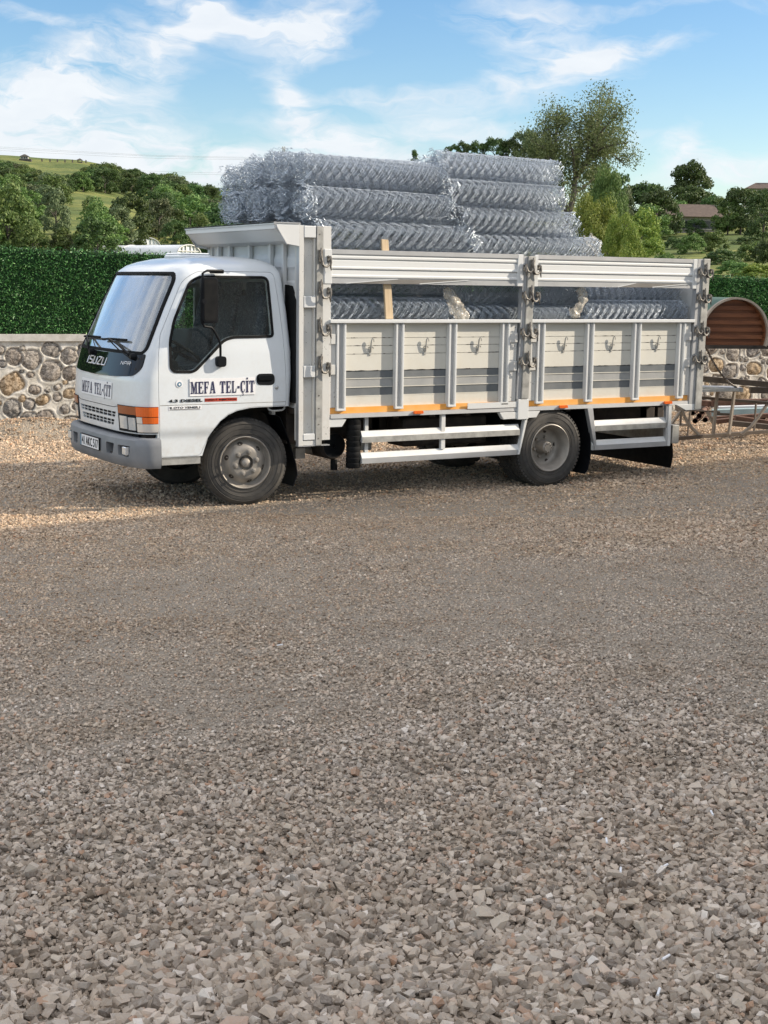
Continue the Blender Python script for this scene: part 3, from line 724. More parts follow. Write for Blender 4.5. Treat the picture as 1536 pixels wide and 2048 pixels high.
def px_tree(name, kind, x, yb, yt, D, W_, label, group=None, cat='tree', q=None):
    p = at(x, yb, D); H = (yb-yt)*D/FPX*1.02
    return tree(name, kind, tuple(p), H, W_*D/FPX*1.2, label, group, cat, q)
def slope_tree(name, kind, x, yb, yt, Wp, label, group=None, cat='tree', q=None, d0=40):
    D, p = terr_hit(x, yb, d0)
    if D is None: D = 190.0; p = at(x, yb, D)
    p[2] -= .15; return tree(name, kind, tuple(p), (yb-yt)*D/FPX*1.03, Wp*D/FPX*1.15, label, group, cat, q)
# meadow edge and named trees on the left
slope_tree('field_tree', 'mid', 180, 424, 392, 30, 'small loose tree standing alone in the yellow meadow', cat='tree')
slope_tree('broad_tree', 'dark', 262, 500, 392, 92, 'broad dark tree below the yellow meadow, tallest of the lower slope')
slope_tree('broad_tree', 'mid', 200, 512, 402, 84, 'broad fresh green tree left of the tallest dark one')
slope_tree('broad_tree', 'grey', 318, 480, 396, 60, 'olive green tree right of the tallest dark one')
slope_tree('broad_tree', 'mid', 15, 520, 372, 110, 'bright green tree cut by the left edge of the photo')
slope_tree('broad_tree', 'grey', 112, 470, 380, 62, 'brownish loose tree left of the meadow')
slope_tree('broad_tree', 'dark', 352, 508, 442, 62, 'dark tree just above the cab, right of the greenhouse')
slope_tree('broad_tree', 'mid', 398, 506, 430, 66, 'green tree just left of the bed visor')
slope_tree('broad_tree', 'dark', 438, 506, 424, 60, 'dark tree at the left end of the mesh rolls')
slope_tree('broad_tree', 'mid', 66, 525, 446, 66, 'green tree just above the hedge near the left edge')
slope_tree('broad_tree', 'grey', 122, 522, 462, 50, 'grey green shrub-like tree just above the hedge')
# behind the load
for i, (x, yb, yt, w_, kd) in enumerate([(905, 350, 292, 44, 'dark'), (928, 350, 287, 46, 'dark'), (955, 350, 286, 48, 'dark'), (990, 350, 277, 54, 'dark'), (1018, 355, 280, 52, 'dark'), (828, 345, 305, 30, 'cone'), (1048, 360, 264, 66, 'grey'), (1075, 380, 290, 76, 'dark')]):
    px_tree('ridge_tree', kd, x, yb, yt, 250, w_, ['low dark crown at the left end of the ridge above the right stack', 'dark round crown second above the right stack', 'dark round crown third above the right stack', 'tallest dark crown above the right stack', 'dark round crown beside the tall lacy tree', 'tiny pointed treetop peeking out behind the left stack', 'grey green crown at the left foot of the lacy tree', 'dark crown hidden in the lacy tree'][i], 'dark trees on the ridge above the load')
# right slope
for (k, x, yb, yt, w_, lab, q) in [
    ('dark', 1290, 470, 366, 100, 'large dark dome-shaped tree left of the farmhouse', 0),
    ('dark', 1375, 440, 326, 84, 'tall dark tree with clumped crown above the farmhouse', 1),
    ('mid', 1440, 462, 396, 56, 'green tree in front of the right half of the farmhouse', 0),
    ('grey', 1350, 458, 404, 50, 'grey green tree covering the left end of the farmhouse', 0),
    ('dark', 1390, 472, 436, 44, 'low dark tree in front of the farmhouse wall', 1),
    ('dark', 1262, 470, 376, 90, 'dark left shoulder of the dome-shaped tree', 1),
    ('dark', 1312, 472, 380, 84, 'dark right shoulder of the dome-shaped tree', 1),
    ('mid', 1300, 478, 410, 90, 'green undergrowth tree under the dome-shaped tree', 0),
    ('grey', 1410, 450, 398, 56, 'grey green tree whose crown hides part of the farmhouse roof', 1),
    ('dark', 1375, 450, 372, 96, 'broad dark crown at the foot of the tall clumped tree', 0),
    ('mid', 1352, 462, 398, 70, 'green crown hiding the left half of the farmhouse', 1),
    ('dark', 1425, 452, 392, 60, 'dark crown behind the right gable of the farmhouse', 1),
    ('dark', 1505, 440, 378, 90, 'dark tree just left of the hilltop house', 0),
    ('dark', 1385, 440, 338, 76, 'dense lower half of the tall tree above the farmhouse', 0),
    ('dark', 1335, 470, 400, 60, 'dark tree at the left end of the farmhouse', 1),
    ('dark', 1480, 470, 374, 80, 'dark tree below the house on the right', 0),
    ('dark', 1525, 480, 384, 76, 'dark tree cut by the right edge of the photo', 1),
    ('mid', 1455, 470, 400, 60, 'fresh green tree between farmhouse and the dark trees', 1),
    ('yel', 1280, 510, 420, 80, 'yellow green tree at the foot of the dome-shaped tree', 0),
    ('grey', 1245, 500, 380, 50, 'grey green tree behind the yellow green one', 1),
    ('dark', 1230, 470, 345, 70, 'dark tree behind the lacy tree on the right', 0),
    ('dark', 1195, 470, 330, 80, 'dark tree behind the trunk of the lacy tree', 1)]:
    slope_tree('slope_tree', k, x, yb, yt, w_, lab, 'trees on the right slope', q=q, d0=90 if yb < 480 else 60)
for i, (x, yb, yt, w_, q) in enumerate([(1425, 505, 455, 60, 0), (1385, 508, 462, 55, 0), (1350, 500, 470, 50, 1), (1300, 520, 470, 60, 2), (1440, 530, 492, 70, 1), (1500, 525, 478, 74, 0), (1530, 540, 470, 60, 1), (1470, 552, 515, 80, 0), (1370, 548, 508, 70, 1), (1250, 530, 480, 56, 2), (1330, 545, 500, 60, 0), (1520, 560, 520, 80, 2), (1420, 480, 462, 40, 1), (1340, 480, 466, 40, 0), (1500, 490, 468, 60, 1)]):
    slope_tree('bush', 'bush', x, yb, yt, w_*.8, 'rounded bush on the right slope, %s' % ['small and bright below the farmhouse', 'next to the bright one', 'low and dark by the grass', 'yellowish near the big tree', 'dark above the hedge', 'bright at the meadow edge', 'dark at the photo edge', 'wide above the hedge', 'dark near the truck post', 'yellowish beside the lacy tree', 'green above the tailgate', 'yellowish in the corner above the hedge', 'flat and dark at the farmhouse', 'flat and green at the farmhouse', 'low and dark under the right trees'][i], 'bushes on the right slope', 'bush', q)
# tall lacy tree with two stems, and the yellow green tree in front of it
def lacy():
    D0 = 46.0; R_ = np.random.default_rng(17); rnd = random.Random(5)
    base = at(1128, 640, D0); root = empty('lacy_tree', tuple(base)); inv = Matrix.Translation(tuple(-base))
    tag(root, 'tall airy tree with thin open crown rising behind the right end of the load', 'tree')
    tr = MB(); tips = []
    k = D0/FPX
    def P(x, y, dd=0): return at(x, y, D0+dd)
    forks = [P(1122, 520), P(1136, 430), P(1150, 362), P(1118, 372)]
    tr.tube([base, forks[0], forks[1]], [.22, .17, .13], 8); tr.tube([forks[1], P(1146, 400), forks[2], P(1176, 316)], [.12, .10, .08, .05], 7); tr.tube([forks[1], P(1124, 395), forks[3], P(1106, 330)], [.10, .08, .06, .04], 7)
    tgt = [(1178, 316, 1200, 196), (1176, 316, 1222, 180), (1176, 316, 1236, 226), (1176, 316, 1254, 286), (1180, 312, 1250, 330), (1160, 345, 1225, 300), (1150, 362, 1160, 240), (1150, 350, 1185, 250), (1106, 330, 1085, 240), (1106, 330, 1115, 210), (1106, 335, 1062, 282), (1112, 350, 1045, 320), (1106, 330, 1135, 230), (1176, 316, 1190, 225), (1110, 345, 1080, 305), (1165, 330, 1236, 262), (1150, 360, 1140, 280), (1128, 385, 1090, 350), (1146, 390, 1200, 345)]
    for (x0, y0, x1, y1) in tgt:
        d1 = rnd.uniform(-1.6, 1.6); a = P(x0, y0); e = P(x1, y1, d1); m1 = (a+e)/2+R_.normal(0, .12, 3)+np.array([0, 0, .12])
        tr.tube([a, m1, e], [.055, .038, .016], 5)
        for q in range(15):
            t = rnd.uniform(.15, 1); s = (1-t)**2*a+2*t*(1-t)*m1+t*t*e; dv = R_.normal(0, 1, 3); dv[2] = abs(dv[2])*.7; dv *= rnd.uniform(.25, .6)/np.linalg.norm(dv)
            e2 = s+dv; tr.tube([s, s+dv*.5+[0, 0, .02], e2], [.009, .007, .004], 4, cap=False)
            for w in range(3): tips.append(e2+R_.normal(0, .16, 3))
            tips.append(s+dv*.5)
    for (x0, y0, x1, y1, n) in [(1045, 310, 1130, 480, 110), (1070, 270, 1130, 370, 60), (1100, 380, 1210, 520, 140), (1130, 330, 1190, 420, 50)]:
        for _ in range(n): tips.append(P(rnd.uniform(x0, x1), rnd.uniform(y0, y1), rnd.uniform(-1.5, 2)))
    o = tr.build('trunk', M['bark'], root, smooth=True); o.matrix_parent_inverse = inv
    V = []
    for p in tips:
        n = rnd.randint(14, 30); Q = p+R_.normal(0, .14, (n, 3)); a_ = R_.normal(size=(n, 3)); a_ /= np.linalg.norm(a_, axis=1)[:, None]; b_ = np.cross(a_, R_.normal(size=(n, 3))); b_ /= np.linalg.norm(b_, axis=1)[:, None]
        s = R_.uniform(.024, .050, (n, 1)); V.append(np.stack([Q-a_*s, Q+b_*s*.55, Q+a_*s, Q-b_*s*.55], 1).reshape(-1, 3))
    V = np.concatenate(V); o = npmesh('crown', V, np.arange(len(V)).reshape(-1, 4), M['leafolive'], root); o.matrix_parent_inverse = inv
lacy()
for (k, x, yb, yt, D, w_, lab) in [('nearyel', 1180, 640, 395, 38, 120, 'bright yellow green leafy tree right behind the end of the load'),
                                   ('nearmid', 1205, 640, 352, 44, 84, 'green leafy tree between the lacy tree and the dome-shaped tree'),
                                   ('nearyel', 1240, 640, 432, 34, 90, 'low yellow green tree above the rear side board')]:
    px_tree('leafy_tree', k, x, yb, yt, D, w_, lab)

# ---- far structures
M['shed'] = mat_noise('pale_render', (.27, .26, .24), (.36, .34, .31), .8, .9)
M['rooftile'] = mat_noise('weathered_tile_roof', (.07, .05, .04), (.115, .083, .065), 3, .9)
M['bluemetal'] = mat_noise('blue_metal_roof', (.07, .13, .24), (.10, .17, .29), 1, .5)
M['darkwood'] = mat_noise('dark_timber', (.05, .045, .04), (.10, .09, .075), 2, .9)
M['polyfilm'] = mat_noise('greenhouse_film', (.62, .65, .66), (.75, .77, .78), .6, .4)
m_, h, b = newmat('dark_window'); setb(b, (.02, .025, .03), .15); M['window'] = m_
def frame_at(x, y, D, turn=0.0):
    """origin and matrix for a far building facing the yard"""
    p = at(x, y, D); return p, -YAW+turn
def house(name, p, rz, w, d, hw, hr, label, wall, roof, hip=False, wins=3, cat='house', chim=True):
    r = empty(name, tuple(p), rz); tag(r, label, cat)
    a = MB(); a.box(-w/2, w/2, 0, d, -1.2, hw); a.build('wall', wall, r)
    a = MB(); e = .5
    if hip: a.add([(-w/2-e, -e, hw), (w/2+e, -e, hw), (w/2+e, d+e, hw), (-w/2-e, d+e, hw), (-w/4, d/2, hw+hr), (w/4, d/2, hw+hr)], [(0, 1, 5, 4), (1, 2, 5), (2, 3, 4, 5), (3, 0, 4), (3, 2, 1, 0)])
    else: a.add([(-w/2-e, -e, hw), (w/2+e, -e, hw), (w/2+e, d+e, hw), (-w/2-e, d+e, hw), (-w/2-e, d/2, hw+hr), (w/2+e, d/2, hw+hr)], [(0, 1, 5, 4), (1, 2, 5), (2, 3, 4, 5), (3, 0, 4), (3, 2, 1, 0)])
    rf = a.build('roof', roof, r)
    if chim:
        a = MB(); a.box(w*.12, w*.12+.5, d/2-.25, d/2+.25, hw+hr*.6, hw+hr+.9); a.box(w*.12-.06, w*.12+.56, d/2-.31, d/2+.31, hw+hr+.9, hw+hr+1.0); a.build('chimney', wall, rf)
    for k in range(wins):
        x = -w/2+w*(k+.5)/wins; a = MB(); a.box(x-.55, x+.55, -.06, 0.02, hw*.35, hw*.78); wi = a.build('window', M['window'], r)
        a = MB(); a.box(x-.65, x+.65, -.12, -.0, hw*.35-.12, hw*.35); a.build('sill', wall, wi)
    return r
D, p = terr_hit(1388, 466, 90)
house('farmhouse', p+np.array([0, 0, -.2]), -YAW+.12, 92*D/FPX, 5, 1.7, 1.3, 'low farmhouse with brown tiled roof among trees on the right slope', M['shed'], M['rooftile'], wins=4, chim=False)
p2 = at(1535, 398, 225); house('hilltop_house', p2, -YAW-.1, 80*225/FPX, 5, 1.6, 1.1, 'tiled roof house on the hill at the right edge', M['shed'], M['rooftile'], hip=True, wins=4)
p = at(472, 396, 300); house('blue_roof_building', p+np.array([0, 0, -.5]), -YAW, 56*300/FPX, 5, 1.0, .9, 'blue metal roofed building behind the left end of the rolls', M['shed'], M['bluemetal'], wins=5, chim=False, cat='building')
# kiosk and gazebo on the ridge, fence posts between them
D, p = terr_hit(49, 322, 380)
if D is None: D = 515; p = at(49, 322, D)
r = empty('hilltop_kiosk', tuple(p-np.array([0, 0, .3])), -YAW); tag(r, 'small dark kiosk with hipped roof on the hilltop field', 'kiosk'); u = D/FPX
a = MB(); a.box(-11*u, 13*u, 0, 8*u, 0, 6*u); a.build('base', M['darkwood'], r)
a = MB(); a.box(-8*u, 7*u, .5*u, 7*u, 6*u, 11*u); a.build('wall', M['shed'], r)
for xx in (-5, 0, 4): a = MB(); a.box(xx*u-1.2*u, xx*u+1.2*u, .2*u, .6*u, 7*u, 10*u); a.build('window', M['window'], r)
a = MB(); a.add([(-10*u, -u, 11*u), (9*u, -u, 11*u), (9*u, 9*u, 11*u), (-10*u, 9*u, 11*u), (-2*u, 4*u, 15.5*u), (1*u, 4*u, 15.5*u)], [(0, 1, 5, 4), (1, 2, 5), (2, 3, 4, 5), (3, 0, 4), (3, 2, 1, 0)]); a.build('roof', M['darkwood'], r)
D2, p = terr_hit(159, 326, 380)
if D2 is None: D2 = 510; p = at(159, 326, D2)
r = empty('gazebo', tuple(p), -YAW); tag(r, 'tiny open gazebo at the right end of the hilltop field', 'gazebo'); u = D2/FPX
for xx, yy in ((-4, 0), (4, 0), (-4, 7), (4, 7)): a = MB(); a.box(xx*u-.4*u, xx*u+.4*u, yy*u, (yy+.8)*u, 0, 6*u); a.build('post', M['darkwood'], r)
a = MB(); a.box(-5*u, 5*u, -.2*u, 8*u, -.5*u, 2*u); a.build('railing', M['darkwood'], r)
a = MB(); a.add([(-6*u, -u, 6*u), (6*u, -u, 6*u), (6*u, 9*u, 6*u), (-6*u, 9*u, 6*u), (0, 4*u, 9.5*u)], [(0, 1, 4), (1, 2, 4), (2, 3, 4), (3, 0, 4), (3, 2, 1, 0)]); a.build('roof', M['darkwood'], r)
for i, x in enumerate((84, 100, 115, 130, 145, 172)):
    D3, p = terr_hit(x, 323.5+(x-84)*.03, 380)
    if D3 is None: continue
    a = MB(); a.box(-.18, .18, -.18, .18, -.3, .75); a.lathe([(.22, .75), (.16, .95), (.0, 1.0)], (0, 0, 0), 'z', 8)
    o = a.build('field_post', M['darkwood']); o.location = tuple(p); tag(o, 'short dark post on the skyline between kiosk and gazebo', 'post', 'posts on the hilltop field')
# greenhouses
def greenhouse(x, y, D, wpx, hpx, length, turn, label):
    p = at(x, y, D); u = D/FPX; r = empty('greenhouse', tuple(p), -YAW+turn); tag(r, label, 'greenhouse', 'plastic greenhouses beyond the hedge')
    w2 = wpx*u/2; hh = hpx*u; pr = [(w2*math.cos(math.pi*k/16), hh*math.sin(math.pi*k/16)**.75) for k in range(17)]
    a = MB(); vs = [(q[0], 0, q[1]) for q in pr]+[(q[0], length, q[1]) for q in pr]; a.add(vs, [(k, k+1, k+18, k+17) for k in range(16)]); a.build('film_roof', M['polyfilm'], r, smooth=True)
    a = MB(); a.add([(q[0], .1, q[1]) for q in pr], [tuple(range(17))]); a.build('end_wall', M['polyfilm'], r)
    for yy in (0, length*.5, length): a = MB(); a.tube([(q[0], yy-.02, q[1]) for q in pr], .05, 5); a.build('hoop', M['galv'], r)
    a = MB()
    for xx in (-.5, -.2, .2, .5): a.box(xx*w2-.03, xx*w2+.03, .0, .08, 0, hh*.93)
    a.box(-w2*.9, w2*.9, .0, .08, hh*.45, hh*.45+.06); a.build('end_frame', M['galv'], r)
greenhouse(245, 502, 150, 62, 20, 12, .5, 'far white plastic greenhouse left of the truck bed visor')
greenhouse(298, 502, 140, 52, 26, 16, .6, 'white plastic greenhouse with curved end, beyond the hedge')
greenhouse(378, 514, 100, 66, 24, 12, .9, 'nearest arched greenhouse showing above the cab roof')
# pylon and power lines
p = at(567, 400, 900); u = 900/FPX; r = empty('pylon', tuple(p), -YAW+.3); tag(r, 'lattice power pylon on the skyline behind the rolls', 'pylon')
a = MB()
for sx_ in (-1, 1):
    for sy_ in (-1, 1): a.tube([(sx_*7*u, sy_*7*u, -20*u), (sx_*2.6*u, sy_*2.6*u, 80*u), (sx_*2*u, sy_*2*u, 104*u)], .16, 4)
z = -10
for k in range(14):
    w0 = np.interp(z, [-20, 80, 104], [7, 2.6, 2])*u; w1_ = np.interp(z+8, [-20, 80, 104], [7, 2.6, 2])*u
    for s in (-1, 1): a.tube([(-w0, s*w0, z*u), (w1_, s*w1_, (z+8)*u)], .10, 3); a.tube([(w0, s*w0, z*u), (-w1_, s*w1_, (z+8)*u)], .10, 3)
    z += 8
a.build('tower', M['galvdull'], r)
for zz in (84, 92, 100): a = MB(); a.tube([(-6*u, 0, zz*u), (0, 0, (zz+2)*u), (6*u, 0, zz*u)], .14, 4); a.build('crossarm', M['galvdull'], r)
for i, (y0, y1, y2) in enumerate([(296, 311, 318), (300, 315, 320), (293, 309, 316), (330, 345, 352), (326, 341, 349)]):
    a = MB(); pts = []
    for k in range(25):
        t = k/24; x = -120+t*(690 if i < 3 else 640); y = np.interp(x, [-120, 0, 300, 560], [y0-6, y0, y1, y2]); pts.append(at(x, y+1.5*math.sin(math.pi*t), 900-t*0))
    a.tube(pts, .055, 3); tag(a.build('power_line', M['galvdull']), 'thin overhead power line crossing the sky at left, %s' % ['second of the upper three', 'lowest of the upper three', 'topmost', 'lower of the bottom pair', 'upper of the bottom pair'][i], 'power line', 'power lines')

# ---- building behind the photographer, whose roof shades the foreground
def shade_building():
    r = empty('yard_building', (8, -7, 0)); tag(r, 'large plain building behind the photographer that shades the yard', 'building')
    inv = Matrix.Translation((-8, 7, 0)); H = 8.0; k = H/SUNV[2]
    A = np.array([-8.5, -.874, 0])+SUNV*k; B = np.array([26.0, 2.99, 0])+SUNV*k
    d = (B-A)[:2]/np.linalg.norm((B-A)[:2]); n = np.array([d[1], -d[0]])
    P = [A[:2], B[:2], B[:2]+n*24, A[:2]+n*24]
    a = MB(); a.prism([tuple(q) for q in P], 'z', -.2, H); o = a.build('wall', M['shed'], r); o.matrix_parent_inverse = inv
    a = MB(); Q = offpoly([tuple(q) for q in P], .02); a.prism(Q, 'z', H-.35, H+.004); o = a.build('eaves', M['galvdull'], r); o.matrix_parent_inverse = inv
shade_building()
# ================================================================== TRUCK
TRK = empty('truck', (2.2, 1.05, 0)); TINV = Matrix.Translation((-2.2, -1.05, 0))
tag(TRK, 'white cab-over flatbed truck with slatted drop sides, loaded with wire mesh rolls', 'truck')
def P_(o, par=None):
    """attach a part built in world coordinates to the truck (or to one of its parts)"""
    o.parent = par if par is not None else TRK
    if par is None: o.matrix_parent_inverse = TINV
    return o
YC = 1.05
TZ = [.49, .66, .68, .72, .75, .97, 1.2, 1.43, 1.8, 2.10, 2.15, 2.20, 2.235, 2.265, 2.285, 2.295]
XFt = [-1.09, -1.11, -1.11, -1.12, -1.12, -1.135, -1.12, -1.05, -.88, -.735, -.70, -.63, -.54, -.42, -.26, -.1]
WWt = [.925, .932, .935, .948, .955, .958, .957, .945, .905, .865, .85, .815, .755, .66, .5, .3]
XRt = [.41, .41, .41, .42, .42, .43, .445, .445, .42, .385, .375, .35, .31, .25, .15, .05]
DC, NE = .265, 3.15
def outline(z, off=0.0, nf=40, ns=14):
    xf = np.interp(z, TZ, XFt)-off; w = np.interp(z, TZ, WWt)+off; xr = np.interp(z, TZ, XRt)+off; th = np.linspace(0, math.pi/2, nf//2+1)
    v = w*np.sin(th)**(2/NE); x = xf+DC-DC*np.cos(th)**(2/NE)
    near = [(x[i], -v[i]) for i in range(len(th))]
    rc = .06; sidex = np.linspace(xf+DC, xr-rc, ns+1)[1:]
    near += [(q, -w) for q in sidex]; near += [(xr-rc+rc*math.sin(a), -w+rc-rc*math.cos(a)) for a in (.4, .8, 1.2, 1.5708)]
    near += [(xr, -w*.6), (xr, -w*.2)]
    return near+[(p[0], -p[1]) for p in near[::-1][:-1]]
def loft(z0, z1, off=0.0, dz=.035, capoff=0.0):
    zs = sorted(set([z0, z1]+[z for z in TZ if z0 < z < z1]+[z for z in np.arange(z0, z1, dz) if all(abs(z-q) > .012 for q in TZ+[z0, z1])]))
    mb = MB(); R_ = [outline(z, off) for z in zs]; n = len(R_[0]); vs = []
    for z, ring in zip(zs, R_): vs += [(p[0], YC+p[1], z+capoff*(z > 2.15)) for p in ring]
    fs = [(i*n+k, i*n+(k+1) % n, (i+1)*n+(k+1) % n, (i+1)*n+k) for i in range(len(zs)-1) for k in range(n)]
    fs += [tuple(range(n-1, -1, -1)), tuple((len(zs)-1)*n+k for k in range(n))]
    mb.add(vs, fs); return mb
def front_x(v, z, off=0.0):
    w = np.interp(z, TZ, WWt)+off; q = min(abs(v)/w, 1); return float(np.interp(z, TZ, XFt)-off+DC*(1-(1-q**NE)**(1/NE)))
def prism_o(poly, axis, a, b): m = MB(); m.prism(poly, axis, a, b); return temp(m)
_slabs = {}
def slab(o0, o1, z0=.5, z1=2.14):
    a = temp(loft(z0, z1, o1)); b_ = temp(loft(z0-.01, z1+.01, o0)); s = boolean(a, [b_], 'DIFFERENCE', 'slab'); kill(a, b_); return s
def patch(name, poly, axis, a, b, o0, o1, mat, parent, hole=None, auto=30, z0=.5, z1=2.14):
    s = slab(o0, o1, z0, z1); c = prism_o(poly, axis, a, b); cs = [c]; ops = ['INTERSECT']
    if hole: h_ = prism_o(hole, axis, a-.01, b+.01); cs.append(h_); ops.append('DIFFERENCE')
    o = boolean(s, cs, ops, name, mat, None, auto=auto); kill(s, *cs); return P_(o, parent)

door_poly = [(-.455, 2.148), (-.60, 2.072), (-.72, 1.83), (-.838, 1.584), (-.872, 1.40), (-.879, 1.11), (-.87, .72), (-.859, .502), (-.478, .502), (-.404, .66), (-.35, .745), (-.288, .815), (-.21, .87), (-.123, .905), (.0, .925), (.10, .93), (.366, .93), (.372, 1.0), (.366, 1.3), (.345, 1.64), (.318, 1.9), (.288, 2.148)]
door_poly = roundpoly(door_poly, [.05, .12, .02, .03, .05, .02, .02, .03, .03]+[.02]*7+[.01, .01, .02, .05, .05, .05], 3)
win_poly = [(-.445, 2.088), (-.535, 2.04), (-.70, 1.71), (-.75, 1.52), (-.75, 1.275), (-.545, 1.270), (-.250, 1.545), (-.155, 1.575), (.236, 1.58), (.212, 2.09)]
win_poly = roundpoly(win_poly, [.05, .04, .05, .05, .045, .04, .05, .04, .02, .045], 4)
seal_poly = offpoly(win_poly, .024)
ws_poly = roundpoly([(YC-.845, 1.435), (YC+.845, 1.435), (YC+.775, 2.118), (YC-.775, 2.118)], [.05, .05, .08, .08], 5)
ws_seal = offpoly(ws_poly, .026)
def arch_cutter():
    m = MB(); pts = [(-.48, .40), (-.455, .502), (-.404, .652), (-.35, .738), (-.288, .808), (-.21, .862), (-.123, .897), (.0, .917), (.10, .922), (.6, .922), (.6, .40)]
    m.prism(pts, 'y', -.3, 2.4); return temp(m)
def build_cab():
    outer = temp(loft(.495, 2.295, 0)); inner = temp(loft(.40, 2.285, -.035, capoff=-.03))
    shell = boolean(outer, [inner], 'DIFFERENCE', 'shell'); kill(outer, inner)
    arch = arch_cutter(); wsc = prism_o(ws_poly, 'x', -1.6, -.3)
    dn = prism_o(offpoly(door_poly, .0035), 'y', -.2, .6); df = prism_o(offpoly(door_poly, .0035), 'y', 1.5, 2.3)
    rw = prism_o(roundpoly([(YC-.6, 1.55), (YC+.6, 1.55), (YC+.55, 2.0), (YC-.55, 2.0)], .06), 'x', .2, .7)
    gr = MB(); gr.box(-1.4, -.889, -.2, 2.3, .40, .708)
    # two rows of grille slots and the lamp bays are cut right through the front panel
    for (za, zb, y0, y1) in ((.832, .882, -.50, .50), (.757, .808, -.455, .455)):
        gr.prism([(YC+y0, zb), (YC+y1, zb), (YC+y1-.03, za), (YC+y0+.03, za)], 'x', -1.3, -1.02)
    grc = temp(gr)
    body = boolean(shell, [arch, wsc, dn, df, rw, grc], 'DIFFERENCE', 'cab_body', M['white'], None, auto=28); P_(body)
    # waist crease across the front panel and its vertical seam
    for s, y0 in ((-1, .15), (1, 1.95)):
        dp = prism_o(door_poly, 'y', y0-.35 if s < 0 else 1.5, .6 if s < 0 else y0+.35)
        wc = prism_o(win_poly, 'y', -.3, 2.4)
        sh2 = shell.copy(); sh2.data = shell.data.copy(); COL.objects.link(sh2)
        d = boolean(sh2, [dp, wc], ['INTERSECT', 'DIFFERENCE'], 'door', M['white'], None, auto=28); P_(d); kill(dp, wc, sh2)
        ya, yb = (-.2, .6) if s < 0 else (1.5, 2.3)
        patch('window_seal', seal_poly, 'y', ya, yb, -.012, .006, M['rubber'], d, hole=win_poly)
        patch('door_window', win_poly, 'y', ya, yb, -.018, -.013, M['sideglass'], d)
        if s < 0: door = d
    kill(arch, wsc, dn, df, rw, grc, shell)
    patch('windscreen', ws_poly, 'x', -1.6, -.3, -.016, -.010, M['windscreen'], None)
    patch('windscreen_seal', ws_seal, 'x', -1.6, -.3, -.012, .008, M['rubber'], None, hole=ws_poly)
    return body, door
BODY, DOOR = build_cab()
# near door details --------------------------------------------------------
def side_y(x, z): return YC-float(np.interp(z, TZ, WWt))
def groove(z, x0, x1, par, name='crease'):
    m = MB(); n = 24; 
    vs = []; 
    for k in range(n+1):
        x = x0+(x1-x0)*k/n
        for dz, dy in ((-.004, .0), (0.0, -.0035), (.004, 0.0)): vs.append((x, side_y(x, z+dz)+dy+.0005, z+dz))
    m.add(vs, [(3*k+j, 3*k+3+j, 3*k+4+j, 3*k+1+j) for k in range(n) for j in (0, 1)]); return P_(m.build(name, M['galvdull'], None, smooth=True), par)
groove(.966, -.868, .368, DOOR, 'waist_moulding')
yd = side_y(0, 1.12)
m = MB(); m.prism(roundpoly([(.071, 1.127), (.255, 1.122), (.255, 1.228), (.071, 1.229)], .045, 5), 'y', yd-.006, yd+.01); hd = P_(m.build('door_handle', M['black'], None, bevel=.003), DOOR)
m = MB(); m.prism(roundpoly([(.085, 1.168), (.242, 1.168), (.242, 1.212), (.085, 1.214)], .018, 4), 'y', yd-.022, yd-.004); P_(m.build('lever', M['gloss'], None, bevel=.004), hd)
m = MB(); m.lathe([(0, -.012), (.010, -.012), (.016, -.008), (.020, 0), (.020, .006)], (.275, yd, 1.10), 'y', 20); m.lathe([(0, -.016), (.005, -.016), (.005, -.01)], (.275, yd, 1.10), 'y', 8); P_(m.build('door_lock', M['galv'], None, smooth=True), DOOR)
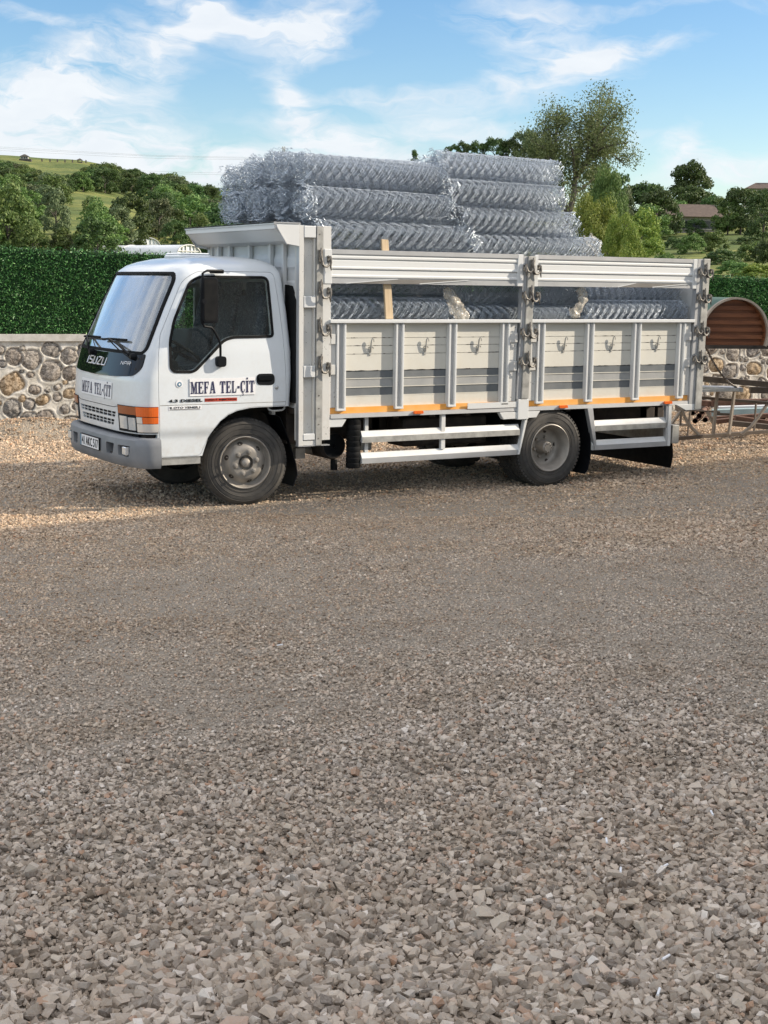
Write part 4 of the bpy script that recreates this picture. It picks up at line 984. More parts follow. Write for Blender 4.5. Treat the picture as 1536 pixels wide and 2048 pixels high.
# slab serif letters of the name signs, built from strokes in a unit box
GL = {
 'M': [[(0, 0), (.30, 0), (.30, .09), (.20, .09), (.20, .74), (.40, 0), (.50, 0), (.70, .74), (.70, .09), (.60, .09), (.60, 0), (1.0, 0), (1.0, .09), (.90, .09), (.90, .91), (1.0, .91), (1.0, 1), (.70, 1), (.50, .42), (.30, 1), (0, 1), (0, .91), (.10, .91), (.10, .09), (0, .09)]],
 'E': [[(0, 0), (.92, 0), (.98, .30), (.88, .30), (.80, .09), (.40, .09), (.40, .46), (.62, .46), (.66, .36), (.72, .36), (.72, .66), (.66, .66), (.62, .55), (.40, .55), (.40, .91), (.78, .91), (.86, .72), (.95, .72), (.92, 1), (0, 1), (0, .91), (.10, .91), (.10, .09), (0, .09)]],
 'F': [[(0, 0), (.52, 0), (.52, .09), (.40, .09), (.40, .46), (.62, .46), (.66, .36), (.72, .36), (.72, .66), (.66, .66), (.62, .55), (.40, .55), (.40, .91), (.78, .91), (.86, .70), (.95, .70), (.92, 1), (0, 1), (0, .91), (.10, .91), (.10, .09), (0, .09)]],
 'A': [[(0, 0), (.34, 0), (.34, .09), (.26, .09), (.31, .28), (.60, .28), (.65, .09), (.56, .09), (.56, 0), (1.0, 0), (1.0, .09), (.94, .09), (.66, 1), (.38, 1), (.34, .88), (.10, .09), (0, .09)], [(.34, .36), (.45, .78), (.57, .36)]],
 'T': [[(.24, 0), (.76, 0), (.76, .09), (.65, .09), (.65, .91), (.80, .91), (.90, .68), (1.0, .68), (.96, 1), (.04, 1), (0, .68), (.10, .68), (.20, .91), (.35, .91), (.35, .09), (.24, .09)]],
 'L': [[(0, 0), (.90, 0), (.97, .36), (.87, .36), (.76, .09), (.40, .09), (.40, .91), (.52, .91), (.52, 1), (0, 1), (0, .91), (.10, .91), (.10, .09), (0, .09)]],
 '-': [[(.1, .36), (.9, .36), (.9, .56), (.1, .56)]],
 'C': [[(.95, .30), (.84, .30), (.76, .12), (.60, .07), (.46, .14), (.38, .34), (.36, .5), (.38, .68), (.46, .86), (.60, .93), (.76, .86), (.84, .66), (.95, .66), (.93, 1), (.84, 1), (.80, .96), (.60, 1.02), (.30, .97), (.10, .78), (.02, .5), (.10, .22), (.30, .03), (.58, -.02), (.82, .06), (.93, .20)], [(.48, -.03), (.62, -.03), (.60, -.10), (.68, -.16), (.62, -.26), (.42, -.28), (.42, -.22), (.54, -.20), (.56, -.14), (.48, -.12)]],
 'I': [[(0, 0), (1, 0), (1, .09), (.80, .09), (.80, .91), (1, .91), (1, 1), (0, 1), (0, .91), (.20, .91), (.20, .09), (0, .09)], [(.25, 1.10), (.75, 1.10), (.75, 1.26), (.25, 1.26)]]}
WID = {'M': .92, 'E': .70, 'F': .68, 'A': .78, 'T': .74, 'L': .66, '-': .34, 'C': .66, 'I': .40, ' ': .42}
def slab_text(name, s, fn, w, h, mat, par, depth=.002):
    """fn(u, v) -> world point and outward normal; letters fill w x h"""
    tot = sum(WID[c] for c in s)+.09*(len(s)-1); k = w/tot; x = 0; bm = bmesh.new()
    from mathutils.geometry import tessellate_polygon
    for c in s:
        if c != ' ':
            polys = GL[c]; sets = [polys] if c == 'A' else [[p] for p in polys]
            for st in sets:
                flat = [q for p in st for q in p]; tri = tessellate_polygon([[Vector((q[0], q[1], 0)) for q in p] for p in st])
                for d in (depth,):
                    vs = []
                    for q in flat:
                        pt, nm = fn(x*k+q[0]*WID[c]*k, q[1]*h); vs.append(bm.verts.new(np.array(pt)+np.array(nm)*d))
                    for t in tri:
                        try: bm.faces.new([vs[i] for i in t])
                        except ValueError: pass
        x += WID[c]+.09
    me = bpy.data.meshes.new(name); bmesh.ops.recalc_face_normals(bm, faces=bm.faces); bm.to_mesh(me); bm.free()
    return P_(link_mesh(name, me, None, [mat]), par)
# door sign
ys = side_y(0, 1.12)-.004
def quad_plate(name, fn, w, h, t, mat, par, nu=1):
    m = MB(); vs = []
    for d in (0, t):
        for i in range(nu+1):
            for v in (0, h): p, nm = fn(w*i/nu, v); vs.append(np.array(p)+np.array(nm)*d)
    o2 = 2*(nu+1); fs = []
    for i in range(nu): a = 2*i; fs += [(a, a+1, a+3, a+2), (a+o2, a+2+o2, a+3+o2, a+1+o2), (a, a+2, a+2+o2, a+o2), (a+1, a+1+o2, a+3+o2, a+3)]
    fs += [(0, o2, o2+1, 1), (2*nu, 2*nu+1, 2*nu+1+o2, 2*nu+o2)]
    m.add(vs, fs); return P_(m.build(name, mat, None), par)
fdoor = lambda u, v: ((-.588+u, ys, 1.042+v), (0, -1, 0))
sg = quad_plate('name_sign', fdoor, .645, .156, .003, M['signwhite'], DOOR)
slab_text('lettering', 'MEFA TEL-CIT', lambda u, v: ((-.580+u, ys-.004, 1.062+v), (0, -1, 0)), .628, .108, M['navy'], sg)
# front sign on the curved panel
def ffront(y0, z0, lift=.004):
    def f(u, v):
        y = y0-u; z = z0+v; e = .004; x = front_x(y-YC, z)
        dx = (front_x(y-YC+e, z)-front_x(y-YC-e, z))/(2*e); dz = (front_x(y-YC, z+e)-front_x(y-YC, z-e))/(2*e)
        n = np.array([-1, dx, dz]); n /= np.linalg.norm(n); return np.array([x, y, z])+n*lift, n
    return f
fs_ = quad_plate('name_sign', ffront(YC+.405, .99), .83, .15, .003, M['signwhite'], BODY, 10)
slab_text('lettering', 'MEFA TEL-CIT', ffront(YC+.395, 1.008, .0065), .81, .105, M['navy'], fs_)
# small letterings on the door
def P2(o, par): o.parent = None; return P_(o, par)
tx = lambda name, s, mat, x, z, w, h, par=DOOR, **k: P2(text_mesh(name, s, mat, None, (x, side_y(x, z)-.0035, z), (1, 0, 0), (0, 0, 1), w, h, **k), par)
tx('model_lettering', '4.3 DIESEL', M['black'], -.788, .991, .325, .026, bold=.03)
m = MB(); yy = side_y(0, 1.0)-.003; m.box(-.442, -.125, yy, yy+.002, .988, 1.018); st = P_(m.build('red_sticker', M['red'], None), DOOR)
tx('lettering', 'DIRECT INJECTION', M['black'], -.434, .994, .30, .017, par=st, bold=.02)
m = MB(); yy = side_y(0, .94)-.003; m.box(-.788, -.475, yy, yy+.002, .921, .956); st = P_(m.build('dealer_sticker', M['signwhite'], None), DOOR)
tx('lettering', 'B OTO YENER I', M['black'], -.778, .934, .29, .017, par=st, bold=.02); 
m = MB(); yy = side_y(0, .94)-.0045; m.box(-.778, -.49, yy, yy+.001, .925, .929); P_(m.build('rule', M['black'], None), st)
# round emblem with an eye in it
m = MB(); yy = side_y(0, 1.15)
m.mat(0).lathe([(0, -.004), (.034, -.004), (.034, -.002)], (-.685, yy, 1.155), 'y', 24); m.mat(1).lathe([(0, -.006), (.021, -.006), (.021, -.004)], (-.685, yy, 1.150), 'y', 20); m.mat(0).lathe([(0, -.0075), (.010, -.0075), (.010, -.006)], (-.685, yy, 1.150), 'y', 14)
m_, h, b = newmat('emblem_blue'); setb(b, (.05, .16, .26), .4); M['blue'] = m_
P_(m.build('round_emblem', [M['signwhite'], M['blue']], None), DOOR)
# mirror on its tubular arm (near side), the far one on the other side
def mirror(side):
    f = lambda p: (p[0], p[1] if side < 0 else 2*YC-p[1], p[2])
    a = MB(); pts = [(-.26, .13, 2.158), (-.30, .03, 2.154), (-.46, -.02, 2.152), (-.505, -.03, 2.13), (-.515, -.03, 1.95), (-.515, -.03, 1.70), (-.49, -.025, 1.665), (-.42, -.01, 1.655), (-.39, 0, 1.63), (-.33, .03, 1.55), (-.307, .045, 1.50), (-.30, .06, 1.37)]
    a.tube([f(p) for p in pts], .011, 8); arm = P_(a.build('mirror_arm', M['black'], None, smooth=True))
    a = MB(); b0 = f((-.36, .10, 2.13)); b1 = f((-.24, .17, 2.165)); a.box(b0[0], b1[0], b0[1], b1[1], b0[2], b1[2]); P_(a.build('hinge_bracket', M['black'], None, bevel=.008), arm)
    a = MB(); y0, y1 = (.045, .11) if side < 0 else (1.99, 2.055); a.prism(roundpoly([(-.335, 1.30), (-.245, 1.30), (-.245, 1.395), (-.335, 1.395)], .03), 'y', y0, y1); P_(a.build('foot', M['black'], None, bevel=.006), arm)
    a = MB(); hp = roundpoly([(-.515, 1.695), (-.365, 1.695), (-.365, 2.095), (-.515, 2.095)], .035, 5); y0, y1 = (-.05, .015) if side < 0 else (2.085, 2.15)
    a.prism(hp, 'y', y0, y1); hs = P_(a.build('mirror_housing', M['black'], None, bevel=.014, seg=3, smooth=True))
    a = MB(); hp2 = roundpoly([(-.500, 1.715), (-.38, 1.715), (-.38, 2.075), (-.500, 2.075)], .025, 4); a.prism(hp2, 'y', y0-.003 if side < 0 else y1-.004, y0+.004 if side < 0 else y1+.003); P_(a.build('back_panel', M['gloss'] if False else M['rubber'], None), hs)
    a = MB(); c = f((-.50, -.035, 1.885)); a.lathe([(0, -.02), (.022, -.02), (.022, .02), (0, .02)], c, 'y', 12); P_(a.build('clamp', M['black'], None), hs)
mirror(-1); mirror(1)
# black panel below the windscreen with its badge letters
bp = roundpoly([(YC-.868, 1.415), (YC-.872, 1.285), (YC-.80, 1.222), (YC-.5, 1.203), (YC, 1.193), (YC+.5, 1.203), (YC+.80, 1.222), (YC+.872, 1.285), (YC+.868, 1.415), (YC, 1.402)], [.02, .06, .06, .1, .1, .1, .06, .06, .02, .1], 4)
BP = patch('front_panel', bp, 'x', -1.6, -.75, -.004, .005, M['gloss'], BODY)
m = MB()
def ribbon(pts, name, mat, w, par, lift=.006):
    a = MB(); a.tube([np.array(ffront(y, z, lift)(0, 0)[0]) for y, z in pts], w, 5); return P_(a.build(name, mat, None), par)
ribbon([(YC-.80, 1.215), (YC-.5, 1.197), (YC, 1.188), (YC+.5, 1.197), (YC+.80, 1.215)], 'trim', M['silver'], .004, BP, .003)
ribbon([(YC-.70, 1.40), (YC-.735, 1.30), (YC-.74, 1.235)], 'seam', M['chassis'], .002, BP)
for (y, z) in ((-.80, 1.37), (-.835, 1.37), (-.80, 1.28)):
    c = ffront(YC+y, z, .006)(0, 0)[0]; a = MB(); a.lathe([(0, -.001), (.010, -.001), (.010, .001)], c, 'x', 10); P_(a.build('vent_hole', M['chassis'], None), BP)
def front_text(name, strokes, y0, z0, w, h, shear, th, par, mat):
    """letters from stroke polylines in unit boxes: list of (xoffset, xwidth, [polylines])"""
    a = MB()
    for (x0, xw, pls) in strokes:
        for pl in pls:
            for (p, q) in zip(pl[:-1], pl[1:]):
                P4 = []
                n = 3
                for k in range(n+1):
                    t = k/n; u = (x0+xw*(p[0]+(q[0]-p[0])*t)); v = p[1]+(q[1]-p[1])*t; P4.append(ffront(y0-(u*w+shear*v*h), z0+v*h, .0065)(0, 0)[0])
                for k in range(n): a.beam(P4[k], P4[k+1], th, .003, up=(-1, 0, .3)) if False else a.tube([P4[k], P4[k+1]], th/2, 5)
    return P_(a.build(name, mat, None), par)
Sg = [(1, 1), (0, 1), (0, .52), (1, .48), (1, 0), (0, 0)]; Zg = [(0, 1), (1, 1), (0, 0), (1, 0)]; Ug = [(0, 1), (0, .08), (.08, 0), (.92, 0), (1, .08), (1, 1)]; Og = [(0, 0), (0, 1), (1, 1), (1, 0), (0, 0)]
front_text('brand_letters', [(0, 1, [[(0, 0), (0, 1)]]), (.09, .17, [Sg]), (.33, .17, [Ug]), (.57, .17, [Zg]), (.81, .19, [Ug])], YC+.33, 1.283, .50, .066, .25, .0125, BP, M['silver'])
front_text('model_letters', [(0, .26, [[(0, 0), (0, 1), (1, 0), (1, 1)]]), (.37, .26, [[(0, 0), (0, 1), (1, 1), (1, .45), (0, .45)]]), (.74, .26, [[(0, 0), (0, 1), (1, 1), (1, .5), (0, .5)], [(.5, .5), (1, 0)]])], YC-.535, 1.310, .17, .028, .3, .006, BP, M['silver'])
# wipers
for (yb, y1, y2) in ((-.73, -.38, .10), (.26, .30, .78)):
    a = MB(); L = lambda y, z, l: np.array(ffront(YC+y, z, l)(0, 0)[0])
    a.tube([L(yb, 1.385, .01), L(yb+.03, 1.40, .045), L((yb+y1)/2+.02, 1.45, .055), L((y1+y2)/2, 1.512, .035)], .010, 6); a.lathe([(0, -.03), (.024, -.03), (.03, .0), (.03, .03)], L(yb, 1.385, .012), 'x', 12)
    a.tube([L(yb+.05, 1.375, .02), L((yb+y1)/2+.08, 1.43, .04), L((y1+y2)/2+.02, 1.505, .03)], .006, 5)
    w = P_(a.build('wiper', M['black'], None, smooth=True)); a = MB()
    a.tube([L(y1-.14, 1.520, .018), L((y1+y2)/2, 1.515, .022), L(y2-.04, 1.505, .018)], .011, 6); P_(a.build('blade', M['rubber'], None), w)
# hatch on the roof
a = MB(); a.prism(roundpoly([(-.36, YC-.20), (-.02, YC-.20), (-.02, YC+.24), (-.36, YC+.24)], .06), 'z', 2.27, 2.303); rh = P_(a.build('roof_hatch', M['white'], None, bevel=.01)); a = MB(); a.prism(roundpoly([(-.35, YC-.19), (-.03, YC-.19), (-.03, YC+.23), (-.35, YC+.23)], .06), 'z', 2.304, 2.322); P_(a.build('lid', M['lamp'], None, bevel=.008), rh)
# grille bars
a = MB()
for (za, zb, y0) in ((.832, .882, .50), (.757, .808, .455)):
    for k in range(1, 9): y = YC-y0+2*y0*k/9; x = front_x(y-YC, za); a.box(x+.003, x+.010, y-.0045, y+.0045, za-.003, zb+.003)
    for q in range(24): ya = YC-y0+2*y0*q/24; yb = ya+2*y0/24; z = (za+zb)/2; xa = front_x(ya-YC, z)+.003; xb = front_x(yb-YC, z)+.003; a.prism([(xa, ya), (xb, yb), (xb+.007, yb), (xa+.007, ya)], 'z', z-.003, z+.003)
P_(a.build('grille', M['white'], None), BODY)
a = MB(); a.box(-.98, -.94, YC-.62, YC+.62, .50, .93); P_(a.build('radiator', M['chassis'], None))
# line across the front panel above the grille
for z, y0 in ((.925, .62),):
    ribbon([(YC-y0+2*y0*k/16, z+(.0 if abs(k-8) < 7 else .012)) for k in range(17)], 'panel_gap', M['rubber'], .003, BODY, .0)
ribbon([(YC-.80, .95), (YC-.80, 1.21)], 'panel_seam', M['galvdull'], .002, BODY, .0)
# headlamp clusters wrapping the corners
def lamp(side):
    y = lambda v: YC-v if side < 0 else YC+v
    def boxy(v0, v1): return tuple(sorted((y(v0), y(v1))))
    def pt(name, v0, v1, za, zb, x0, x1, o0, o1, mat, par):
        yy = boxy(v0, v1); return patch(name, [(yy[0], za), (yy[1], za), (yy[1], zb), (yy[0], zb)], 'x', x0, x1, o0, o1, mat, par, z0=.62, z1=1.05)
    case = pt('headlamp', .555, 1.02, .720, .955, -1.5, -.885, -.004, .004, M['black'], None)
    pt('turn_signal', .572, .853, .878, .950, -1.5, -.9, .002, .010, M['dlens'], case)
    pt('lamp_lens', .595, .722, .745, .858, -1.5, -.9, .002, .011, M['lamp'], case)
    pt('lamp_lens', .745, .838, .740, .852, -1.5, -.9, .002, .011, M['lamp'], case)
    pt('side_indicator', .862, 1.02, .868, .952, -1.5, -.889, .002, .014, M['olens'], case)
    c2 = MB(); yy = boxy(.862, 1.02)
    pt('reflector', .918, 1.02, .806, .862, -1.5, -.889, .002, .013, M['olens'], case)
    pt('clear_lens', .862, .912, .806, .862, -1.5, -.889, .002, .012, M['clens'], case)
    pt('clear_lens', .862, 1.02, .728, .802, -1.5, -.889, .002, .012, M['clens'], case)
lamp(-1); lamp(1)
# bumper
def bumper():
    prof = [(.68, .0), (.672, .055), (.655, .078), (.60, .088), (.50, .090), (.44, .078), (.41, .05), (.405, 0)]   # z, offset
    ys_ = []
    th = np.linspace(-1, 1, 61); W2 = .975; vs = []
    def pt(t, off, zz):
        a = abs(t); s = -1 if t < 0 else 1   # t -1..1 from near side end to far side end
        # arc-like: centre part follows front curve, the ends run back along the sides
        ang = min(a/.86, 1)*math.pi/2; v = (W2)*math.sin(ang)**(2/3.1); x = -1.10+.185-.185*math.cos(ang)**(2/3.1)
        if a > .86: x += (a-.86)/.14*.03
        nx, nv = (-1, 0) if ang < .2 else (-math.cos(ang)**1.1, math.sin(ang)**1.1); l = math.hypot(nx, nv)
        return (x+off*nx/l, YC+s*(v+off*.55*nv/l), zz)
    for t in th: vs += [pt(t, o_, z-.0) for z, o_ in prof]+[pt(t, -.07, .41), pt(t, -.07, .675)]
    n = len(prof)+2; m = MB(); fs = [(i*n+k, (i+1)*n+k, (i+1)*n+(k+1) % n, i*n+(k+1) % n) for i in range(60) for k in range(n)]
    fs += [tuple(range(n)), tuple(60*n+k for k in range(n-1, -1, -1))]; m.add(vs, fs); b0 = temp(m)
    c = MB()
    for s in (-1, 1):
        for poly in (roundpoly([(YC+s*.405, .607), (YC+s*.585, .607), (YC+s*.55, .505), (YC+s*.42, .505)], .02), roundpoly([(YC+s*.655, .603), (YC+s*.85, .603), (YC+s*.835, .507), (YC+s*.665, .507)], .02)):
            c.prism(poly, 'x', -1.4, -1.075 if abs(poly[0][0]-YC) < .6 else -1.04)
    cc = temp(c); o = boolean(b0, [cc], 'DIFFERENCE', 'bumper', M['bumper'], None, auto=35); kill(b0, cc); P_(o); return o
BM = bumper()
for s in (-1, 1):
    a = MB(); yA, yB = YC+s*.73, YC+s*.825; xx = -1.148; a.prism([(min(yA, yB), .518), (max(yA, yB), .518), (max(yA, yB), .592), (min(yA, yB), .592)], 'x', xx, xx+.06); P_(a.build('fog_lamp', M['lamp'], None, bevel=.006), BM)
    a = MB(); a.box(-1.15, -1.0, YC+s*.41, YC+s*.58, .50, .515); a.box(-1.03, -1.02, YC+s*.38, YC+s*.86, .49, .61); P_(a.build('recess_lining', M['chassis'], None), BM)
a = MB(); a.prism(roundpoly([(YC-.27, .505), (YC+.27, .505), (YC+.27, .622), (YC-.27, .622)], .01), 'x', -1.203, -1.180); pl = P_(a.build('number_plate', M['black'], None), BM)
a = MB(); a.box(-1.206, -1.202, YC-.26, YC+.22, .512, .615); P_(a.build('plate_face', M['signwhite'], None), pl)
a = MB(); a.box(-1.206, -1.202, YC+.222, YC+.262, .512, .615); P_(a.build('blue_band', M['blue'], None), pl)
P2(text_mesh('plate_letters', '41 AKC 517', M['black'], None, (-1.2065, YC+.205, .524), (0, -1, 0), (0, 0, 1), .455, .08, bold=.008), pl)
a = MB(); a.box(-1.17, -1.15, YC-.14, YC+.14, .470, .505); P_(a.build('plate_bracket', M['bumper'], None), BM)
# dark gap between bumper and cab, step below the door
a = MB(); a.box(-1.00, -.90, .30, 1.80, .50, .74); a.box(-.98, -.90, .16, .30, .60, .70); a.box(-.98, -.90, 1.80, 1.94, .60, .70); P_(a.build('bumper_mount', M['chassis'], None))
for s in (0, 1):
    y0 = .10 if s == 0 else 1.86; a = MB(); a.box(-.855, -.485, y0, y0+.14, .43, .483)
    for k in range(26): x = -.85+.36*k/25; a.box(x-.004, x+.004, y0-.002, y0+.13, .483, .490)
    P_(a.build('door_step', M['galvdull'], None))
# cab interior: floor, dashboard, steering wheel, seats, back wall curtain, far side
a = MB(); a.box(-.98, .36, .16, 1.94, .93, .955); P_(a.build('cab_floor', M['rubber'], None))
a = MB(); a.prism([(-.97, .95), (-.66, .95), (-.60, 1.25), (-.66, 1.36), (-.80, 1.42), (-.955, 1.41), (-1.03, 1.2)], 'y', .22, 1.88); dash = P_(a.build('dashboard', M['black'], None, bevel=.02))
a = MB(); a.prism([(-.63, 1.30), (-.72, 1.47), (-.80, 1.46), (-.75, 1.28)], 'y', .32, .80); P_(a.build('binnacle', M['black'], None, bevel=.02), dash)
sc = np.array([-.50, .56, 1.44]); nrm = np.array([.52, 0, .85]); nrm /= np.linalg.norm(nrm); e1 = np.array([0, 1, 0.]); e2 = np.cross(nrm, e1)
a = MB(); a.tube([sc+.22*(math.cos(t)*e1+math.sin(t)*e2) for t in np.linspace(0, 2*math.pi, 40, endpoint=False)], .015, 8, closed=True)
for t in (.5, 2.64, 4.7): a.tube([sc-nrm*.03, sc+.215*(math.cos(t)*e1+math.sin(t)*e2)], .012, 6)
a.lathe([(0, .03), (.05, .02), (.06, -.02), (0, -.03)], sc, 'z', 14); a.tube([sc-nrm*.02, sc-nrm*.45], .025, 8); P_(a.build('steering_wheel', M['black'], None, smooth=True))
for (y0, y1) in ((.28, .80), (.85, 1.25), (1.28, 1.80)):
    a = MB(); a.box(-.36, .14, y0, y1, 1.10, 1.26); s_ = P_(a.build('seat', M['seat'], None, bevel=.05, seg=3, smooth=True)); a = MB()
    a.prism([(.06, 1.22), (.20, 1.22), (.33, 1.92), (.22, 1.94)], 'y', y0+.02, y1-.02); P_(a.build('backrest', M['seat'], None, bevel=.04, seg=3, smooth=True), s_)
    a = MB(); a.box(.22, .32, (y0+y1)/2-.12, (y0+y1)/2+.12, 1.90, 2.06) ; P_(a.build('headrest', M['seat'], None, bevel=.035, seg=3, smooth=True), s_)
a = MB(); a.prism([(.37, 1.0), (.385, 1.0), (.345, 2.12), (.33, 2.12)], 'y', .25, 1.85); P_(a.build('rear_curtain', M['seat'], None))
a = MB(); n = 30; vs = []
for k in range(n+1):
    x = -.62+.95*k/n; vs += [(x, 1.83, 2.12), (x, 1.845, 1.985+.012*abs(math.sin(k*.9)))]
a.add(vs, [(2*k, 2*k+1, 2*k+3, 2*k+2) for k in range(n)]); vs = []
for k in range(n+1):
    y = .25+1.6*k/n; vs += [(.325, y, 2.12), (.33, y, 1.975+.012*abs(math.sin(k*.9)))]
a.add(vs, [(2*k, 2*k+1, 2*k+3, 2*k+2) for k in range(n)]); P_(a.build('curtain_fringe', M['signwhite'], None))
a = MB(); n = 26; vs = []; 
for k in range(n+1):
    y = .30+1.5*k/n; x = front_x(y-YC, 1.9)
    for (z, dx) in ((2.10, .10), (1.98, .10)): vs.append((front_x(y-YC, z)+.035+.006*math.sin(k*2.1), y, z+(.008*math.sin(k*1.3) if z < 2 else 0)))
a.add(vs, [(2*k, 2*k+1, 2*k+3, 2*k+2) for k in range(n)]); P_(a.build('sun_visor', M['signwhite'], None))
a = MB(); a.prism([(-.965, 1.46), (-.955, 1.46), (-.925, 1.54), (-.935, 1.54)], 'y', .44, 1.26) if False else a.box(-.90, -.885, .46, 1.26, 1.44, 1.50); P_(a.build('dash_card', M['signwhite'], None))
M['bare'] = mat_noise('bare_dark_steel', (.13, .12, .11), (.19, .18, .165), 6, .6)
# ------------------------------------------------------------------ wheels
def wheel(c, kind, steer=0.0, side=-1, full=True):
    root = bpy.data.objects.new('wheel', None); COL.objects.link(root); root.parent = TRK; root.matrix_parent_inverse = TINV
    R_, w = .405, .20; root.location = c; root.rotation_euler = (0, 0, steer + (math.pi if side > 0 else 0))
    # local: outer face at y=0 towards -y
    a = MB()
    prof = [(.243, .005), (.250, -.002), (.262, .000), (.30, -.008), (.345, -.010), (.375, .002), (.392, .018), (.402, .040), (.405, .075), (.405, w-.075), (.402, w-.04), (.392, w-.018), (.375, w), (.30, w+.005), (.25, w), (.243, w-.01)]
    a.lathe(prof, (0, 0, 0), 'y', 72)
    nb = 64
    for k in range(nb):     # shoulder blocks and ribs of the tread
        t = 2*math.pi*k/nb; dt = (.62 if kind == 'rear' else .80)*math.pi/nb
        def pp(r, an, y): return (r*math.cos(an), y, r*math.sin(an))
        rows = ((.018, .052), (.060, .095), (.105, .14), (.148, .182)) if kind == 'rear' else ((.030, .052), (.060, .095), (.105, .14), (.148, .172))
        for (y0, y1) in rows:
            ro = .407 if .04 < y0 < .14 else .402; r1 = .414 if .03 < y0 < .14 else .411; sk = .02*(1 if k % 2 else -1) if kind == 'rear' else 0
            vs = [pp(ro-.014, t-dt, y0), pp(ro-.014, t+dt, y0), pp(ro-.014, t+dt+sk, y1), pp(ro-.014, t-dt+sk, y1), pp(r1, t-dt, y0+.003), pp(r1, t+dt, y0+.003), pp(r1, t+dt+sk, y1), pp(r1, t-dt+sk, y1)]
            a.add(vs, [(0, 1, 2, 3), (4, 7, 6, 5), (0, 4, 5, 1), (1, 5, 6, 2), (2, 6, 7, 3), (3, 7, 4, 0)])
    # fine rings moulded in the sidewall
    for r in (.275, .318, .362): a.lathe([(r-.003, -.008), (r, -.0125), (r+.003, -.008)], (0, 0, 0), 'y', 64)
    if full:   # lettering moulded around the sidewall
        a.mat(1); rr_ = random.Random(3)
        for (t0, n) in ((1.2, 7), (2.6, 6), (4.3, 10), (5.6, 7)):
            for k in range(n):
                t = t0+k*.055
                if rr_.random() < .15: continue
                r0, r1 = .328, .350
                for q in (0, .022, ):
                    a.add([(r0*math.cos(t+q), -.0125, r0*math.sin(t+q)), (r0*math.cos(t+q+.010), -.0125, r0*math.sin(t+q+.010)), (r1*math.cos(t+q+.010), -.0125, r1*math.sin(t+q+.010)), (r1*math.cos(t+q), -.0125, r1*math.sin(t+q))], [(0, 1, 2, 3)])
                r0 = rr_.choice((.328, .338, .346)); a.add([(r0*math.cos(t), -.0127, r0*math.sin(t)), (r0*math.cos(t+.03), -.0127, r0*math.sin(t+.03)), ((r0+.004)*math.cos(t+.03), -.0127, (r0+.004)*math.sin(t+.03)), ((r0+.004)*math.cos(t), -.0127, (r0+.004)*math.sin(t))], [(0, 1, 2, 3)])
    ty = a.build('tyre', [M['tyre'], M['tread']], root, smooth=True, auto=35)
    a = MB()
    if kind == 'front':
        a.lathe([(.236, .03), (.243, .004), (.247, -.006), (.240, -.010), (.232, -.004), (.226, .018), (.218, .040), (.205, .050), (.197, .045), (.186, .028), (.172, .006), (.155, -.012), (.140, -.020), (.120, -.022), (.072, -.022), (.068, -.010), (.066, .03), (0, .03)], (0, 0, 0), 'y', 64)
    else:
        a.lathe([(.236, .04), (.243, .004), (.247, -.006), (.240, -.010), (.232, -.004), (.226, .02), (.205, .045), (.200, .10), (.192, .135), (.165, .150), (.12, .155), (.06, .155), (0, .155)], (0, 0, 0), 'y', 64)
    rim0 = temp(a) if False else None
    rim = a.build('rim', M['rim'], root, smooth=True, auto=50)
    nut = MB()
    if kind == 'front':
        for k in range(6):
            t = math.pi*k/3+.25; x, z = .104*math.cos(t), .104*math.sin(t)
            nut.lathe([(0, -.062), (.011, -.062), (.011, -.048), (.019, -.046), (.021, -.022), (.021, -.0)], (x, 0, z), 'y', 6)
            nut.lathe([(.020, -.030), (.026, -.028), (.026, -.018)], (x, 0, z), 'y', 12)
        nut.lathe([(0, -.045), (.022, -.043), (.038, -.034), (.045, -.015), (.047, .01), (.05, .03)], (0, 0, 0), 'y', 24)
        for k in range(6):
            a = MB(); t = math.pi*k/3+.25+math.pi/6; vs = []
            cx, cz = .181*math.cos(t), .181*math.sin(t); n = 14
            for q in range(n):
                u = 2*math.pi*q/n; dr = .0145*math.cos(u); dtn = .026*math.sin(u); r = .181+dr; an = t+dtn/.181
                y = float(np.interp(r, [.155, .172, .186, .197], [-.012, .006, .028, .045]))-.0025; vs.append((r*math.cos(an), y, r*math.sin(an)))
            a.add(vs, [tuple(range(n))]); a.build('vent_hole', M['chassis'], rim)
    else:
        nut.lathe([(0, .03), (.045, .032), (.058, .045), (.062, .10), (.075, .13), (.08, .155)], (0, 0, 0), 'y', 28)
        for k in range(10): t = 2*math.pi*k/10; nut.lathe([(0, .022), (.007, .022), (.007, .05)], (.043*math.cos(t), 0, .043*math.sin(t)), 'y', 6)
        for k in range(6): t = math.pi*k/3+.2; nut.lathe([(0, .118), (.016, .118), (.016, .155)], (.104*math.cos(t), 0, .104*math.sin(t)), 'y', 6)
        for k in range(5):
            a = MB(); t = 2*math.pi*k/5+.1; r = .165; n = 12; a.add([(r*math.cos(t)+.021*math.cos(q*2*math.pi/n), .1475, r*math.sin(t)+.021*math.sin(q*2*math.pi/n)) for q in range(n)], [tuple(range(n))]); a.build('vent_hole', M['chassis'], rim)
    nut.build('hub', M['rim'], rim, smooth=True, auto=30)
    return root
wheel((.0, .19, .402), 'front', -.16, -1)
wheel((.0, 1.91, .402), 'front', -.16, 1, False)
wheel((3.385, .015, .402), 'rear', 0, -1)
wheel((3.385, .235, .402), 'rear', 0, -1, False); wheel((3.385, 2.085, .402), 'rear', 0, 1, False); wheel((3.385, 1.865, .402), 'rear', 0, 1, False)
